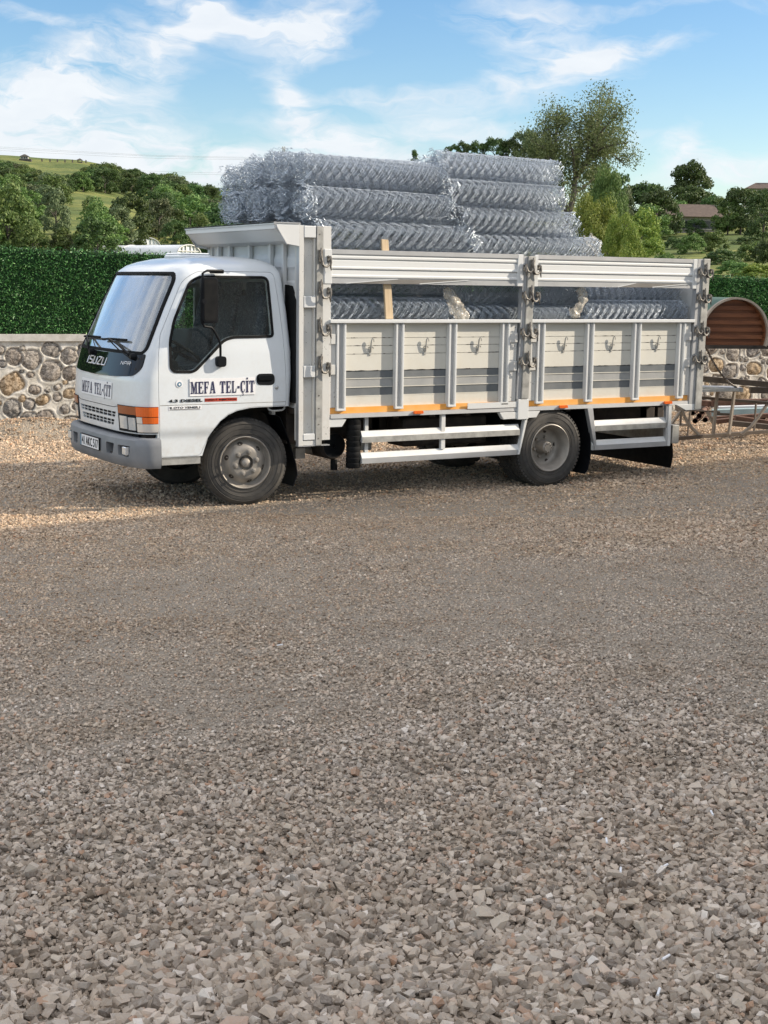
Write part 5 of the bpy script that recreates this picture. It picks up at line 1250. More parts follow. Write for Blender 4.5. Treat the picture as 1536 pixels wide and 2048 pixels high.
# ------------------------------------------------------------------ chassis
a = MB()
for y in (.62, 1.40): a.box(-.9, 5.30, y, y+.07, .56, .76)
for x in (.7, 1.6, 2.5, 4.1, 5.1): a.box(x, x+.08, .62, 1.47, .60, .74)
P_(a.build('chassis_frame', M['chassis'], None))
a = MB()
for x in (3.385, 0.0): a.tube([(x, .3, .40), (x, 1.8, .40)], .06 if x else .045, 10)
a.lathe([(0, -.16), (.10, -.14), (.17, 0), (.10, .14), (0, .16)], (3.385, 1.05, .40), 'y', 16)
a.tube([(.9, 1.05, .55), (3.25, 1.05, .42)], .045, 10); P_(a.build('axle', M['chassis'], None, smooth=True))
a = MB()
for y in (.55, 1.55):
    for (x0, x1) in ((-.6, .55), (2.7, 4.1)):
        for k in range(4): a.tube([(x0+.06*k, y, .60-.03*k), ((x0+x1)/2, y, .46-.012*k), (x1-.06*k, y, .60-.03*k)], .018, 4)
P_(a.build('leaf_springs', M['chassis'], None))
a = MB(); a.box(-.55, .55, .55, 1.5, .42, .95); P_(a.build('engine', M['chassis'], None, bevel=.03))
a = MB(); a.box(1.75, 2.75, .25, .60, .46, .75); ft = P_(a.build('battery_box', M['chassis'], None, bevel=.02))
a = MB(); a.box(1.30, 1.42, .30, .5, .44, .56); P_(a.build('bracket', M['galvdull'], None, bevel=.01), ft)
a = MB(); a.lathe([(0, -.01), (.12, -.01), (.128, .0), (.128, .02), (.136, .022), (.136, .60), (0, .61)], (.99, .30, .503), 'y', 36); at_ = P_(a.build('air_tank', M['chassis'], None, smooth=True, auto=30))
a = MB(); a.lathe([(0, -.012), (.115, -.0115)], (.99, .30, .503), 'y', 30); a.lathe([(.0, -.03), (.012, -.03), (.02, -.01)], (.99, .30, .503), 'y', 10); P_(a.build('end_plate', M['black'], None), at_)
a = MB(); a.tube([(.55, .55, .50), (.75, .5, .47), (.90, .6, .44)], .05, 8); a.lathe([(0, 0), (.03, 0), (.03, .05), (0, .05)], (.60, .28, .43), 'y', 10); a.box(.56, .66, .26, .32, .40, .50); P_(a.build('exhaust', M['rim'], None))
a = MB(); a.tube([(1.02, .35, .36), (1.02, .35, .26)], .035, 8); P_(a.build('drain', M['rubber'], None))
# snorkel and dark parts between cab and bed
a = MB(); a.prism([(.057, .95), (.057, 1.90), (.15, 2.03), (.42, 2.05), (.60, 1.98), (.60, .95)], 'x', .449, .468); P_(a.build('air_intake', M['rubber'], None, bevel=.003))
a = MB(); a.box(.455, .63, .25, 1.9, .55, 1.0); P_(a.build('cab_rear_mount', M['chassis'], None))
a = MB(); a.tube([(.20, .14, .93), (.21, .12, .895), (.24, .11, .88), (.34, .11, .885), (.37, .12, .90), (.375, .14, .93)], .009, 6); P_(a.build('grab_handle', M['galvdull'], None, smooth=True))
# front mudguard flap
def flapmesh(pts, y0, y1, th, name, mat):
    a = MB(); n = len(pts); vs = []
    for (x, z) in pts: vs += [(x, y0, z), (x, y1, z), (x+th, y0, z), (x+th, y1, z)]
    fs = []
    for k in range(n-1): b0 = 4*k; fs += [(b0, b0+4, b0+5, b0+1), (b0+2, b0+3, b0+7, b0+6), (b0, b0+2, b0+6, b0+4), (b0+1, b0+5, b0+7, b0+3)]
    fs += [(0, 1, 3, 2), (4*n-4, 4*n-2, 4*n-1, 4*n-3)]; a.add(vs, fs); return P_(a.build(name, mat, None, smooth=True))
flapmesh([(.29, .85), (.36, .81), (.40, .72), (.45, .60), (.49, .48), (.53, .36), (.545, .26), (.50, .15)], .20, .50, .008, 'mudflap', M['black'])
a = MB(); a.box(.265, .30, .17, .24, .84, .885); P_(a.build('flap_bracket', M['galvdull'], None))
flapmesh([(3.88, .78), (3.90, .60), (3.925, .42), (3.93, .30), (3.90, .15), (3.86, .10)], .03, .50, .008, 'mudflap', M['black'])
flapmesh([(2.80, .74), (2.80, .3)], .1, .5, .008, 'mudflap', M['black'])
# ------------------------------------------------------------------ bed
a = MB(); a.box(.46, 5.36, .06, 2.04, .845, .895)
for x in np.arange(.7, 5.3, .42): a.box(x, x+.06, .10, 2.0, .765, .845)
P_(a.build('bed_floor', M['chassis'], None))
YB = 2.10   # far side plane
def channel_post(y0, s):
    """front corner post, near side s=+1 (details face -y); y0 = outer face"""
    Y = lambda t: y0+s*t
    a = MB(); a.box(.458, .786, Y(.05), Y(.09), .60, 2.575); a.box(.458, .505, Y(0), Y(.05), .555, 2.575); a.box(.70, .786, Y(-.004), Y(.05), .60, 2.575); a.box(.505, .700, Y(.004), Y(.05), .557, .60)
    a.box(.618, .632, Y(.01), Y(.05), .60, 2.575)
    p = P_(a.build('corner_post', M['chipwhite'], None, bevel=.003))
    for (z0, z1) in ((2.466, 2.571), (1.832, 1.938), (1.191, 1.298), (.606, .666)): a = MB(); a.box(.507, .628, Y(-.004), Y(.03), z0, z1); P_(a.build('cross_piece', M['bedwhite'], None, bevel=.004), p)
    a = MB(); a.box(.634, .698, Y(-.008), Y(.045), .552, 2.572); P_(a.build('steel_strip', M['galvdull'], None, bevel=.003), p)
    a = MB()
    for z in (.62, .9, 1.02, 2.5, .75): a.lathe([(0, -.012), (.006, -.012), (.008, -.006)], (.665, Y(0), z), 'y', 8)
    P_(a.build('rivets', M['iron'], None), p)
    a = MB(); a.box(.455, .786, Y(-.002), Y(.06), .548, .556); a.box(.455, .46, Y(-.003), Y(.05), .555, 2.575) ; P_(a.build('edge_trim', M['alu'], None), p)
    return p
CP = channel_post(0.0, 1); channel_post(YB, -1)
a = MB(); a.prism([(.700, .80), (.918, .80), (.964, .784), (.917, .717), (.700, .717)], 'y', .0, .05); P_(a.build('foot_plate', M['bedwhite'], None, bevel=.003), CP)
# headboard wall with corrugation, stiffeners and the sloping visor
a = MB(); zs = np.arange(.90, 2.44, .02); prof = [(.475+.012*(1 if (z*5.2) % 1 < .5 else 0)*1.0, z) for z in zs]
prof = [(.47+.014*min(1, max(0, 1.8*math.sin(z*2*math.pi/.23)+.5)), z) for z in zs]
a.prism(prof+[(.50, 2.44), (.50, .90)], 'y', .055, YB-.055); HBD = P_(a.build('headboard', M['bedwhite'], None))
for y in (.30, .58, 1.05, 1.52, 1.80): a = MB(); a.box(.432, .470, y-.022, y+.022, .95, 2.43); P_(a.build('stiffener', M['bedwhite'], None, bevel=.004), HBD)
a = MB(); a.prism([(.47, 2.44), (.47, 2.588), (.215, 2.588), (.208, 2.575), (.208, 2.535), (.225, 2.530), (.33, 2.43), (.47, 2.405)], 'y', .006, YB-.006); VIS = P_(a.build('visor', M['bedwhite'], None, bevel=.003))
a = MB(); a.box(.200, .225, 0, YB, 2.575, 2.598); a.box(.2, .47, -.004, YB, 2.588, 2.597); P_(a.build('visor_trim', M['alu'], None), VIS)
for y0, y1 in ((-.008, .004), (YB-.004, YB+.008)):
    a = MB(); a.prism([(.222, 2.575), (.232, 2.548), (.325, 2.405), (.455, 2.385), (.455, 2.575)], 'y', y0, y1); P_(a.build('gusset', M['bedwhite'], None, bevel=.002), VIS)
    a = MB(); a.beam((.225, y0-.004, 2.55), (.325, y0-.004, 2.40), .006, .018, up=(0, 1, 0)); P_(a.build('gusset_flange', M['alu'], None), VIS)
# latches: a hooked casting with a shackle
def latch_mesh(two=True):
    a = MB(); R_ = random.Random(8)
    a.box(-.016, .016, -.020, .0, -.02, .085); a.lathe([(0, -.03), (.012, -.03), (.016, -.0)], (0, 0, .07), 'y', 8)
    a.tube([(-.004, -.03, .10), (-.014, -.036, .06), (-.010, -.040, .01), (.0, -.042, -.035), (.018, -.040, -.058), (.05, -.036, -.060), (.075, -.030, -.04), (.085, -.02, -.005)], [.008, .011, .012, .012, .011, .011, .010, .009], 6)
    a.tube([(.07, -.012, .03), (.088, -.03, .02), (.092, -.032, -.02), (.088, -.03, -.055), (.098, -.025, -.09)], [.012, .013, .011, .009, .005], 6)
    a.box(.066, .104, -.012, 0, -.02, .035)
    if two:
        a.tube([(.0, -.03, .03), (-.02, -.04, -.02), (-.045, -.040, -.045), (-.075, -.036, -.03), (-.085, -.03, .01)], [.010, .011, .010, .010, .008], 6)
        a.tube([(-.085, -.02, .04), (-.095, -.032, .0), (-.09, -.03, -.045), (-.078, -.025, -.08)], [.010, .013, .010, .006], 6); a.box(-.108, -.07, -.012, 0, -.03, .03)
        a.add([(-.03, -.034, -.03), (.03, -.034, -.03), (.0, -.040, -.075)], [(0, 1, 2), (2, 1, 0)])
    me = bpy.data.meshes.new('latch'); me.from_pydata(a.v, [], a.f); me.materials.append(M['iron']); 
    for p in me.polygons: p.use_smooth = True
    sharp_by_angle(me, 50); return me
LM1, LM2 = latch_mesh(False), latch_mesh(True)
def latch(me, x, y, z, par, tilt=0.0, sc_=1.0):
    o = bpy.data.objects.new('latch', me); COL.objects.link(o); P_(o, par); o.location = (x, y, z); o.rotation_euler = (0, tilt, 0); o.scale = (sc_, sc_, sc_); return o
for z, t in ((2.27, 0), (1.985, .05), (1.64, -.05), (1.30, .1)): latch(LM1, .668, -.010, z, CP, t, 1.05)
# mid and rear stakes
def stake(name, xb, xt, zb, zt, w, par=None, left=None):
    a = MB(); x0b, x0t = xb, xt
    a.add([(x0b, -.03, zb), (x0b+w, -.03, zb), (x0b+w, .05, zb), (x0b, .05, zb), (x0t, -.03, zt), (x0t+w, -.03, zt), (x0t+w, .05, zt), (x0t, .05, zt)], [(0, 3, 2, 1), (4, 5, 6, 7), (0, 1, 5, 4), (1, 2, 6, 5), (2, 3, 7, 6), (3, 0, 4, 7)])
    return P_(a.build(name, M['galvdull'], None, bevel=.006, seg=2))
MP = stake('middle_stake', 2.972, 3.010, .925, 2.352, .088)
a = MB(); a.box(2.935, 3.068, -.026, .05, .715, .922); P_(a.build('stake_socket', M['bedwhite'], None, bevel=.004), MP)
a = MB(); a.prism([(2.717, .793), (3.222, .793), (3.175, .728), (2.767, .722)], 'y', -.014, .04); P_(a.build('foot_plate', M['bedwhite'], None, bevel=.003), MP)
a = MB()
a.add([(2.925, -.012, .925), (2.970, -.012, .925), (2.970, .05, .925), (2.925, .05, .925), (2.965, -.012, 2.352), (3.008, -.012, 2.352), (3.008, .05, 2.352), (2.965, .05, 2.352)], [(0, 3, 2, 1), (4, 5, 6, 7), (0, 1, 5, 4), (1, 2, 6, 5), (2, 3, 7, 6), (3, 0, 4, 7)])
P_(a.build('stake_flange', M['alu'], None), MP)
for z in (2.235, 1.965, 1.60, 1.31): latch(LM2, 3.052+(z-2.35)*.026, -.034, z, MP, 0, 1.0)
RP = stake('rear_stake', 5.315, 5.345, .742, 2.375, .092)
a = MB(); a.add([(5.24, -.014, .80), (5.312, -.014, .80), (5.312, .05, .80), (5.24, .05, .80), (5.275, -.014, 2.372), (5.342, -.014, 2.372), (5.342, .05, 2.372), (5.275, .05, 2.372)], [(0, 3, 2, 1), (4, 5, 6, 7), (0, 1, 5, 4), (1, 2, 6, 5), (2, 3, 7, 6), (3, 0, 4, 7)]); P_(a.build('stake_flange', M['alu'], None), RP)
a = MB(); a.prism([(5.06, .80), (5.40, .80), (5.40, .735), (5.20, .735)], 'y', -.016, .04); P_(a.build('foot_plate', M['bedwhite'], None, bevel=.003), RP)
for z in (2.235, 1.965, 1.61, 1.30): latch(LM2, 5.365+(z-2.35)*.02, -.034, z, RP, .15*(z % .3), .95)
a = MB(); a.box(5.315, 5.405, 2.05, 2.13, .742, 2.375); P_(a.build('rear_stake', M['galvdull'], None, bevel=.006)); a = MB(); a.box(2.97, 3.06, 2.05, 2.13, .742, 2.352); P_(a.build('middle_stake', M['galvdull'], None, bevel=.006))
# upper side boards
def upper(x0, x1, y0, s=1, bend=None, name='upper_side_board'):
    zt, zb = 2.366, 2.057; Y = lambda t: y0+s*t
    prof = [(Y(0), zt), (Y(-.006), zt-.002), (Y(-.006), zt-.040), (Y(.006), zt-.044), (Y(-.004), zt-.062), (Y(-.004), zt-.078), (Y(.012), zt-.088), (Y(.004), zt-.100), (Y(.002), zt-.150), (Y(-.006), zt-.160), (Y(-.006), zt-.172), (Y(.012), zt-.180), (Y(.004), zt-.190), (Y(.002), zt-.225), (Y(-.006), zt-.236), (Y(-.006), zt-.250), (Y(.006), zt-.256), (Y(.006), zb), (Y(.03), zb), (Y(.03), zt)]
    a = MB(); a.prism(prof, 'x', x0, x1); o = P_(a.build(name, M['bedwhite'], None))
    a = MB(); a.box(x0+.001, x1-.001, Y(-.0095), Y(.0), zt-.038, zt+.003); P_(a.build('top_trim', M['alu'], None), o)
    # grey strip with paint flaked to a long wedge
    a = MB(); n = 30; pts = [(x0+(x1-x0)*k/n, zt-.262-(0.0 if bend is None else np.interp(k/n, bend[0], bend[1]))) for k in range(n+1)]
    a.prism(pts+[(x1, zb), (x0, zb)], 'y', Y(.0005), Y(.006)); P_(a.build('bottom_strip', M['alu'], None), o)
    for (xa, za, xb, zb_, xc, zc) in (((x0+.15, zb+.002, x0+(x1-x0)*.34, zt-.262, x0+(x1-x0)*.72, zt-.262),) if s > 0 and x0 < 2 else ((x0+(x1-x0)*.50, zb+.002, x0+(x1-x0)*.62, zt-.262, x0+(x1-x0)*.98, zt-.262),) if s > 0 else ()):
        a = MB(); a.prism([(xa, za), (xb, zb_), (xc, zc), (xb+(xc-xb)*.3, zb+.004)], 'y', Y(-.004), Y(.0005)); P_(a.build('bare_patch', M['bare'], None), o)
        a = MB(); a.beam((xa, Y(-.004), za), (xb, Y(-.004), zb_), .006, .006); a.beam((xb+(xc-xb)*.3, Y(-.004), zb+.006), (xc, Y(-.004), zc), .006, .008); P_(a.build('paint_edge', M['bedwhite'], None), o)
    return o
U1 = upper(.792, 2.895, 0.0); U2 = upper(3.145, 5.215, 0.0); upper(.792, 2.9, YB, -1); upper(3.1, 5.3, YB, -1)
for (x0, x1, par) in ((.712, .792, U1), (2.893, 2.963, U1), (3.10, 3.146, U2), (5.213, 5.272, U2)): a = MB(); a.box(x0, x1, -.012, .035, 2.052, 2.368); P_(a.build('end_bracket', M['bedwhite'], None, bevel=.004), par)
# lower drop sides
def drop_side(x0, x1, ribs, hooks, y0, s=1, detail=True):
    Y = lambda t: y0+s*t
    root = bpy.data.objects.new('drop_side', None); COL.objects.link(root); P_(root); root.location = (x0, Y(0), .9)
    inv = Matrix.Translation((-x0, -Y(0), -.9))
    def Q(o): o.parent = root; o.matrix_parent_inverse = inv; return o
    a = MB()
    for (z0, z1) in ((1.552, 1.69), (1.478, 1.548), (1.400, 1.474), (1.241, 1.396), (.906, .997)): a.box(x0, x1, Y(.045), Y(.075), z0, z1)
    WB = a
    for (z0, z1, mt) in ((1.170, 1.237, 'stripe_dark'), (1.088, 1.162, 'stripe_light'), (1.003, 1.080, 'stripe_dark')): a = MB(); a.box(x0, x1, Y(.049), Y(.075), z0, z1); Q(a.build('striped_board', M[mt], None, bevel=.002))
    a = MB()
    for z in (1.166, 1.084, 1.0, .902): a.box(x0, x1, Y(.043), Y(.07), z-.004, z+.004)
    Q(a.build('board_edging', M['board'], None))
    a = MB(); a.box(x0, x1, Y(.070), Y(.09), .90, 1.69); Q(a.build('backing', M['galvdull'], None))
    # chipped edges: thin ragged slivers along the seams
    if detail:
        a = WB.mat(1); R_ = random.Random(int(x0*10))
        for z in (1.550, 1.476, 1.398, 1.2395):
            for k in range(30): x = R_.uniform(x0, x1-.17); L = R_.uniform(.03, .16); hh = R_.uniform(.002, .006); a.add([(x, Y(.0445), z), (x+L*.5, Y(.0445), z+hh), (x+L, Y(.0445), z), (x+L*.5, Y(.0445), z-hh*.6)], [(0, 1, 2, 3)] if s < 0 else [(3, 2, 1, 0)])
    Q(WB.build('white_board', [M['board'], M['chassis']], None))
    a = MB(); a.box(x0-.02, x1+.02, Y(-.028), Y(.08), 1.690, 1.724); Q(a.build('top_rail', M['bedwhite'], None, bevel=.005))
    for (r0, r1) in ribs:
        a = MB(); a.box(r0, r0+.022, Y(-.012), Y(.045), .885, 1.688); a.box(r1-.022, r1, Y(-.012), Y(.045), .885, 1.688); a.box(r0, r1, Y(-.014), Y(.045), .868, .890); rb = Q(a.build('rib', M['bedwhite'], None, bevel=.006, seg=2))
        a = MB(); a.box(r0+.021, r1-.021, Y(.012), Y(.044), .89, 1.688); o = a.build('rib_web', M['alu'], None); o.parent = rb
        a = MB()
        for z in (.95, 1.14, 1.30, 1.62): a.lathe([(0, -.004), (.005, -.003), (.007, .0)], ((r0+r1)/2, Y(.012), z), 'y', 8)
        o = a.build('rivets', M['galv'], None); o.parent = rb
    for x in hooks:
        a = MB(); a.tube([(x-.004, Y(.030), 1.42), (x-.006, Y(.022), 1.45), (x-.006, Y(.016), 1.50), (x-.004, Y(.012), 1.530), (x+.006, Y(.010), 1.548), (x+.018, Y(.010), 1.540), (x+.022, Y(.012), 1.512)], [.006, .007, .007, .006, .005, .005, .004], 6)
        a.lathe([(0, -.008), (.013, -.006), (.016, 0), (.018, .012)], (x-.004, Y(.038), 1.425), 'y', 10); a.box(x-.014, x+.006, Y(.036), Y(.046), 1.385, 1.45)
        a.tube([(x-.028, Y(.035), 1.455), (x-.016, Y(.026), 1.465), (x+.016, Y(.026), 1.465), (x+.028, Y(.035), 1.452)], .005, 5); Q(a.build('tie_hook', M['galvdull'], None, smooth=True))
    a = MB(); a.box(x0-.0, x1+.0, Y(.02), Y(.075), .842, .898); Q(a.build('orange_band', M['orange'], None))
    return root
drop_side(.79, 2.915, [(.850, .950), (1.491, 1.585), (2.096, 2.19), (2.728, 2.822)], [1.24, 1.855, 2.47], 0.0)
drop_side(3.085, 5.245, [(3.168, 3.262), (3.802, 3.896), (4.434, 4.528), (5.060, 5.150)], [3.54, 4.17, 4.79], 0.0)
drop_side(.79, 2.915, [(.850, .950), (2.728, 2.822)], [], YB, -1, False); drop_side(3.085, 5.245, [(3.168, 3.262), (5.060, 5.150)], [], YB, -1, False)
# plain panels next to the stakes
for (x0, x1) in ((.788, .848), (2.824, 2.924), (3.075, 3.166), (5.152, 5.245)):
    a = MB(); a.box(x0, x1, .012, .044, .90, 1.686)
    for z in (1.26, 1.545): a.box(x0+.002, x1-.002, -.004, .012, z-.05, z+.045)
    P_(a.build('hinge_panel', M['chipwhite'], None, bevel=.003))
# sill rail
for y0, s in ((0.0, 1), (YB, -1)):
    a = MB(); a.prism([(y0+s*.03, .842), (y0-s*.006, .838), (y0-s*.010, .800), (y0+s*.05, .796), (y0+s*.05, .842)], 'x', .79, 5.30); P_(a.build('sill_rail', M['alu'], None))
a = MB(); a.box(2.33, 2.93, -.014, -.006, .842, .899); P_(a.build('white_sill_patch', M['bedwhite'], None))
for x in (1.75, 3.51, 4.93):
    a = MB(); a.prism(roundpoly([(x-.055, .815), (x+.055, .815), (x+.05, .845), (x-.05, .845)], .012), 'y', -.035, -.008); P_(a.build('marker_lamp', M['olens'], None, bevel=.006, seg=2))
# tailgate
a = MB(); a.box(5.36, 5.39, .05, 2.05, .80, 2.36); P_(a.build('tailgate', M['bedwhite'], None))
# side guards
def guard(x0, x1, name='side_guard'):
    root = bpy.data.objects.new(name, None); COL.objects.link(root); P_(root); inv = Matrix.Translation((0, 0, 0))
    for (zb, zm, zt, m2) in ((.553, .610, .664, 'galvdull'), (.352, .405, .455, 'alu')):
        a = MB(); a.prism([(.004, zb), (.004, zm), (.035, zt), (.05, zt), (.05, zb)], 'x', x0, x1); a2 = a
        o = P_(a.build('guard_rail', M['bedwhite'], None, bevel=.002)); o.parent = root; 
        a = MB(); a.box(x0+.001, x1-.001, .000, .004, zb+.001, zm-.001); q = a.build('rail_face', M[m2], None); q.parent = o
    return root
def member(name, xt0, xt1, zt, xb0, xb1, zb, y0=.0, y1=.045, mat='bedwhite'):
    a = MB(); a.add([(xb0, y0, zb), (xb1, y0, zb), (xb1, y1, zb), (xb0, y1, zb), (xt0, y0, zt), (xt1, y0, zt), (xt1, y1, zt), (xt0, y1, zt)], [(0, 3, 2, 1), (4, 5, 6, 7), (0, 1, 5, 4), (1, 2, 6, 5), (2, 3, 7, 6), (3, 0, 4, 7)]); return a.build(name, M[mat], None, bevel=.003)
g1 = guard(1.14, 2.985); 
for o in (member('upright', 2.04, 2.088, .80, 2.04, 2.088, .45, .012, .05), member('end_plate', 3.035, 3.068, .712, 2.962, 2.982, .355, -.012, .045), member('upright', 1.20, 1.24, .80, 1.20, 1.24, .45, .06, .09)): o.parent = g1; o.matrix_parent_inverse = Matrix()
g2 = guard(3.935, 4.948)
for o in (member('end_plate', 3.838, 3.912, .797, 3.958, 3.984, .355, -.012, .045, 'alu'), member('end_plate', 4.955, 5.005, .805, 4.968, 5.005, .352, -.006, .05), member('upright', 4.93, 4.955, .80, 4.945, 4.968, .352, .0, .05, 'alu')): o.parent = g2; o.matrix_parent_inverse = Matrix()
a = MB(); a.box(1.14, 2.98, 2.05, 2.09, .352, .455); a.box(1.14, 2.98, 2.05, 2.09, .553, .66); P_(a.build('far_guard_rail', M['alu'], None))
# black rubber roll standing by the tank
a = MB(); R_ = random.Random(2); z = .31; prof = [(0, .305)]
while z < .775: prof += [(.066, z), (.070, z+.006), (.070+R_.uniform(0, .003), z+.045), (.066, z+.050)]; z += .0525
prof += [(0, .785)]; a.lathe([(r, t) for r, t in prof], (1.083, .075, 0), 'z', 24); P_(a.build('rubber_buffer', M['rubber'], None, smooth=True, auto=50))
# rear beam and wide rubber flap
a = MB(); a.box(5.28, 5.385, .28, 1.85, .335, .54); P_(a.build('rear_beam', M['galvdull'], None, bevel=.006))
a = MB(); a.prism([(.30, .335), (.28, .20), (.31, .055), (1.80, .055), (1.80, .335)], 'x', 5.30, 5.312); P_(a.build('mudflap', M['rubber'], None, bevel=.002))
a = MB()
for y in (.5, 1.5): a.box(5.25, 5.33, y, y+.06, .5, .80)
P_(a.build('beam_hanger', M['chassis'], None))
# ================================================================== LOAD: rolls of chain link mesh
def roll_mesh(seed, L=1.5, Rr=.138, layers=10, rows=6):
    R_ = np.random.default_rng(seed); V = []; F = []; base = 0; pitch = .098; nseg = int(round(L/pitch))*2; x = np.linspace(0, L, nseg+1)
    segs = np.repeat(x, 1)
    for l in range(layers):
        outer = l < 5
        r = Rr*(1, .99, .985, .96, .95)[l] if outer else Rr*R_.uniform(.45, .86)
        dphi = (0, .05, .10, .25, .38)[l]+R_.normal(0, .006) if outer else R_.uniform(0, .9); dx = R_.normal(0, .003); x0 = 0; amp = np.pi/rows*R_.uniform(.97, 1.02)
        wl = .0025 if l < 3 else .0019
        sq = R_.uniform(.97, 1.03)
        for row in range(rows):
            for sg in (0, 1):
                ph = 2*np.pi*row/rows+dphi+R_.normal(0, .01); zz = np.where((np.arange(nseg+1)+sg) % 2 == 0, 1, -1)*amp*.5
                a = ph+zz+(np.pi/rows if sg else 0)*0+R_.normal(0, .008, nseg+1)+.06*np.sin(x*3+seed)
                if sg: a = a+np.pi/rows*1.0
                rr_ = r*(1+R_.normal(0, .007, nseg+1)); 
                P = np.stack([x*sq+dx+x0+R_.normal(0, .0025, nseg+1), rr_*np.cos(a), rr_*np.sin(a)], 1)
                # ragged, bent wire ends
                for e, s_ in ((0, -1), (-1, 1)): P[e] += np.array([s_*R_.uniform(-.01, .03), R_.normal(0, .01), R_.normal(0, .01)])
                V.append((P, wl))
    # tubes with triangular section
    VV = []; FF = []
    for P, w in V:
        n = len(P); t = np.gradient(P, axis=0); t /= np.linalg.norm(t, axis=1)[:, None]; rad_ = P*np.array([0, 1, 1]); rad_ /= np.linalg.norm(rad_, axis=1)[:, None]+1e-9
        s = np.cross(t, rad_); ring = np.stack([P+rad_*w*1.1, P-rad_*w*.6+s*w, P-rad_*w*.6-s*w], 1).reshape(-1, 3); i = np.arange(n-1)[:, None]*3+base
        for k in range(3): FF.append(np.concatenate([i+k, i+(k+1) % 3, i+3+(k+1) % 3, i+3+k], 1))
        VV.append(ring); base += 3*n
    w = .0017
    # the coil seen at each end: spiral of crimped wire
    for xe, sg in ((0.0, -1), (L, 1)):
        for q in range(160 if sg < 0 else 45):
            n = 6; t0 = R_.uniform(0, 6.28); r0 = Rr*R_.uniform(.15, 1.22 if sg < 0 else 1.0); tt = t0+np.linspace(0, R_.uniform(.3, 1.3)*.09/max(r0, .03), n); zz = (np.arange(n) % 2*2-1)*R_.uniform(.004, .012)
            P = np.stack([xe+sg*(R_.uniform(-.12 if sg < 0 else -.03, .05)+zz), (r0+zz*.6)*np.cos(tt), (r0+zz*.6)*np.sin(tt)], 1)+R_.normal(0, .004, (n, 3)); P[0] += [sg*R_.uniform(0, .03), 0, 0]
            t = np.gradient(P, axis=0); t /= np.linalg.norm(t, axis=1)[:, None]; rad_ = np.tile(np.array([.6, .5, .62]), (n, 1)); s = np.cross(t, rad_); s /= np.linalg.norm(s, axis=1)[:, None]+1e-9
            ring = np.stack([P+rad_*w, P-rad_*w*.6+s*w, P-rad_*w*.6-s*w], 1).reshape(-1, 3); i = np.arange(n-1)[:, None]*3+base
            for k in range(3): FF.append(np.concatenate([i+k, i+(k+1) % 3, i+3+(k+1) % 3, i+3+k], 1))
            VV.append(ring); base += 3*n
    V = np.concatenate(VV); F = np.concatenate(FF); me = bpy.data.meshes.new('mesh_roll'); me.vertices.add(len(V)); me.vertices.foreach_set('co', V.astype(np.float32).ravel())
    me.loops.add(F.size); me.loops.foreach_set('vertex_index', F.ravel().astype(np.int32)); me.polygons.add(len(F)); me.polygons.foreach_set('loop_start', np.arange(0, F.size, 4, dtype=np.int32)); me.update(calc_edges=True); me.materials.append(M['wire']); return me
RM = [roll_mesh(3), roll_mesh(8), roll_mesh(13)]
nroll = 0
def roll(x, y, z, label, L=1.5, rot=None, tilt=(0, 0), sc_=1.0):
    global nroll
    o = bpy.data.objects.new('mesh_roll', RM[nroll % 3]); COL.objects.link(o); nroll += 1
    o.location = (x, y, z); o.rotation_mode = 'XYZ'; o.rotation_euler = (random.uniform(0, 6.28) if rot is None else rot, tilt[0], tilt[1]); o.scale = (L/1.5, sc_, sc_)
    return tag(o, label, 'mesh roll', 'rolls of galvanised chain link mesh on the truck')
# near columns, as seen from the yard
roll(.62, .30, 3.105, 'topmost chain link roll of the left near column', 1.50, 0.4, (.02, .0), 1.06)
roll(.60, .24, 2.805, 'second chain link roll from the top of the left near column', 1.58, 1.2, (.018, .0), 1.10)
roll(.68, .20, 2.505, 'third chain link roll from the top, resting just above the left upper board', 1.72, 2.0, (.012, 0), 1.10)
roll(2.12, .32, 3.215, 'topmost chain link roll of the right near column', 1.42, 0.9, (.012, 0), 1.02)
roll(2.16, .26, 2.955, 'second chain link roll from the top of the right near column', 1.40, 1.9, (.012, 0), 1.04)
roll(2.30, .22, 2.69, 'third chain link roll from the top of the right near column', 1.42, 2.6, (.010, 0), 1.04)
roll(2.44, .20, 2.435, 'lowest roll of the right near column, its end wrapped in plastic film', 1.55, 3.1, (.0, 0), .98)
# behind them, deeper in the bed
cols = [.60, .89, 1.18, 1.47, 1.78]; nm = ['second', 'third', 'fourth', 'fifth', 'farthest']
for k, y in enumerate(cols):
    roll(.55+.05*(k % 2), y, 3.10+(.03, .05, .02, .0, -.03)[k], 'top left roll of the %s column from the near side' % nm[k], 1.55, None, (.01, .02*(k % 3-1)), 1.08)
    roll(.48+.06*((k+1) % 2), y, 2.80, 'lower left roll of the %s column from the near side, behind the headboard' % nm[k], 1.6, None, (0, .015*(k % 3-1)), 1.08)
for k, y in enumerate(cols[:3]): roll(2.15+.04*k, y+.02, 3.18-.03*k, 'top right chain link roll of the %s column from the near side' % nm[k], 1.5, None, (.01, 0), 1.04)
for k, y in enumerate(cols[:2]): roll(2.25, y, 2.88, 'right chain link roll one layer down in the %s column' % nm[k], 1.5, None, (0, 0), 1.05)
roll(.60, .55, 2.52, 'chain link roll behind the left upper board', 1.6, None, (0, 0), 1.05); roll(2.3, .52, 2.55, 'chain link roll behind the right lowest one', 1.6)
for k, y in enumerate(cols[2:]):
    for j, z in enumerate((2.55, 2.84)): roll(2.15+.03*k, y, z, 'right roll in the %s column from the near side, %s layer' % (nm[k+2], ('lower', 'middle')[j]), 1.6, None, (0, 0), 1.05)
for k, y in enumerate(cols[3:]): roll(2.2, y, 3.12, 'top right roll of the %s column from the near side' % nm[k+3], 1.5, None, (0, 0), 1.05)
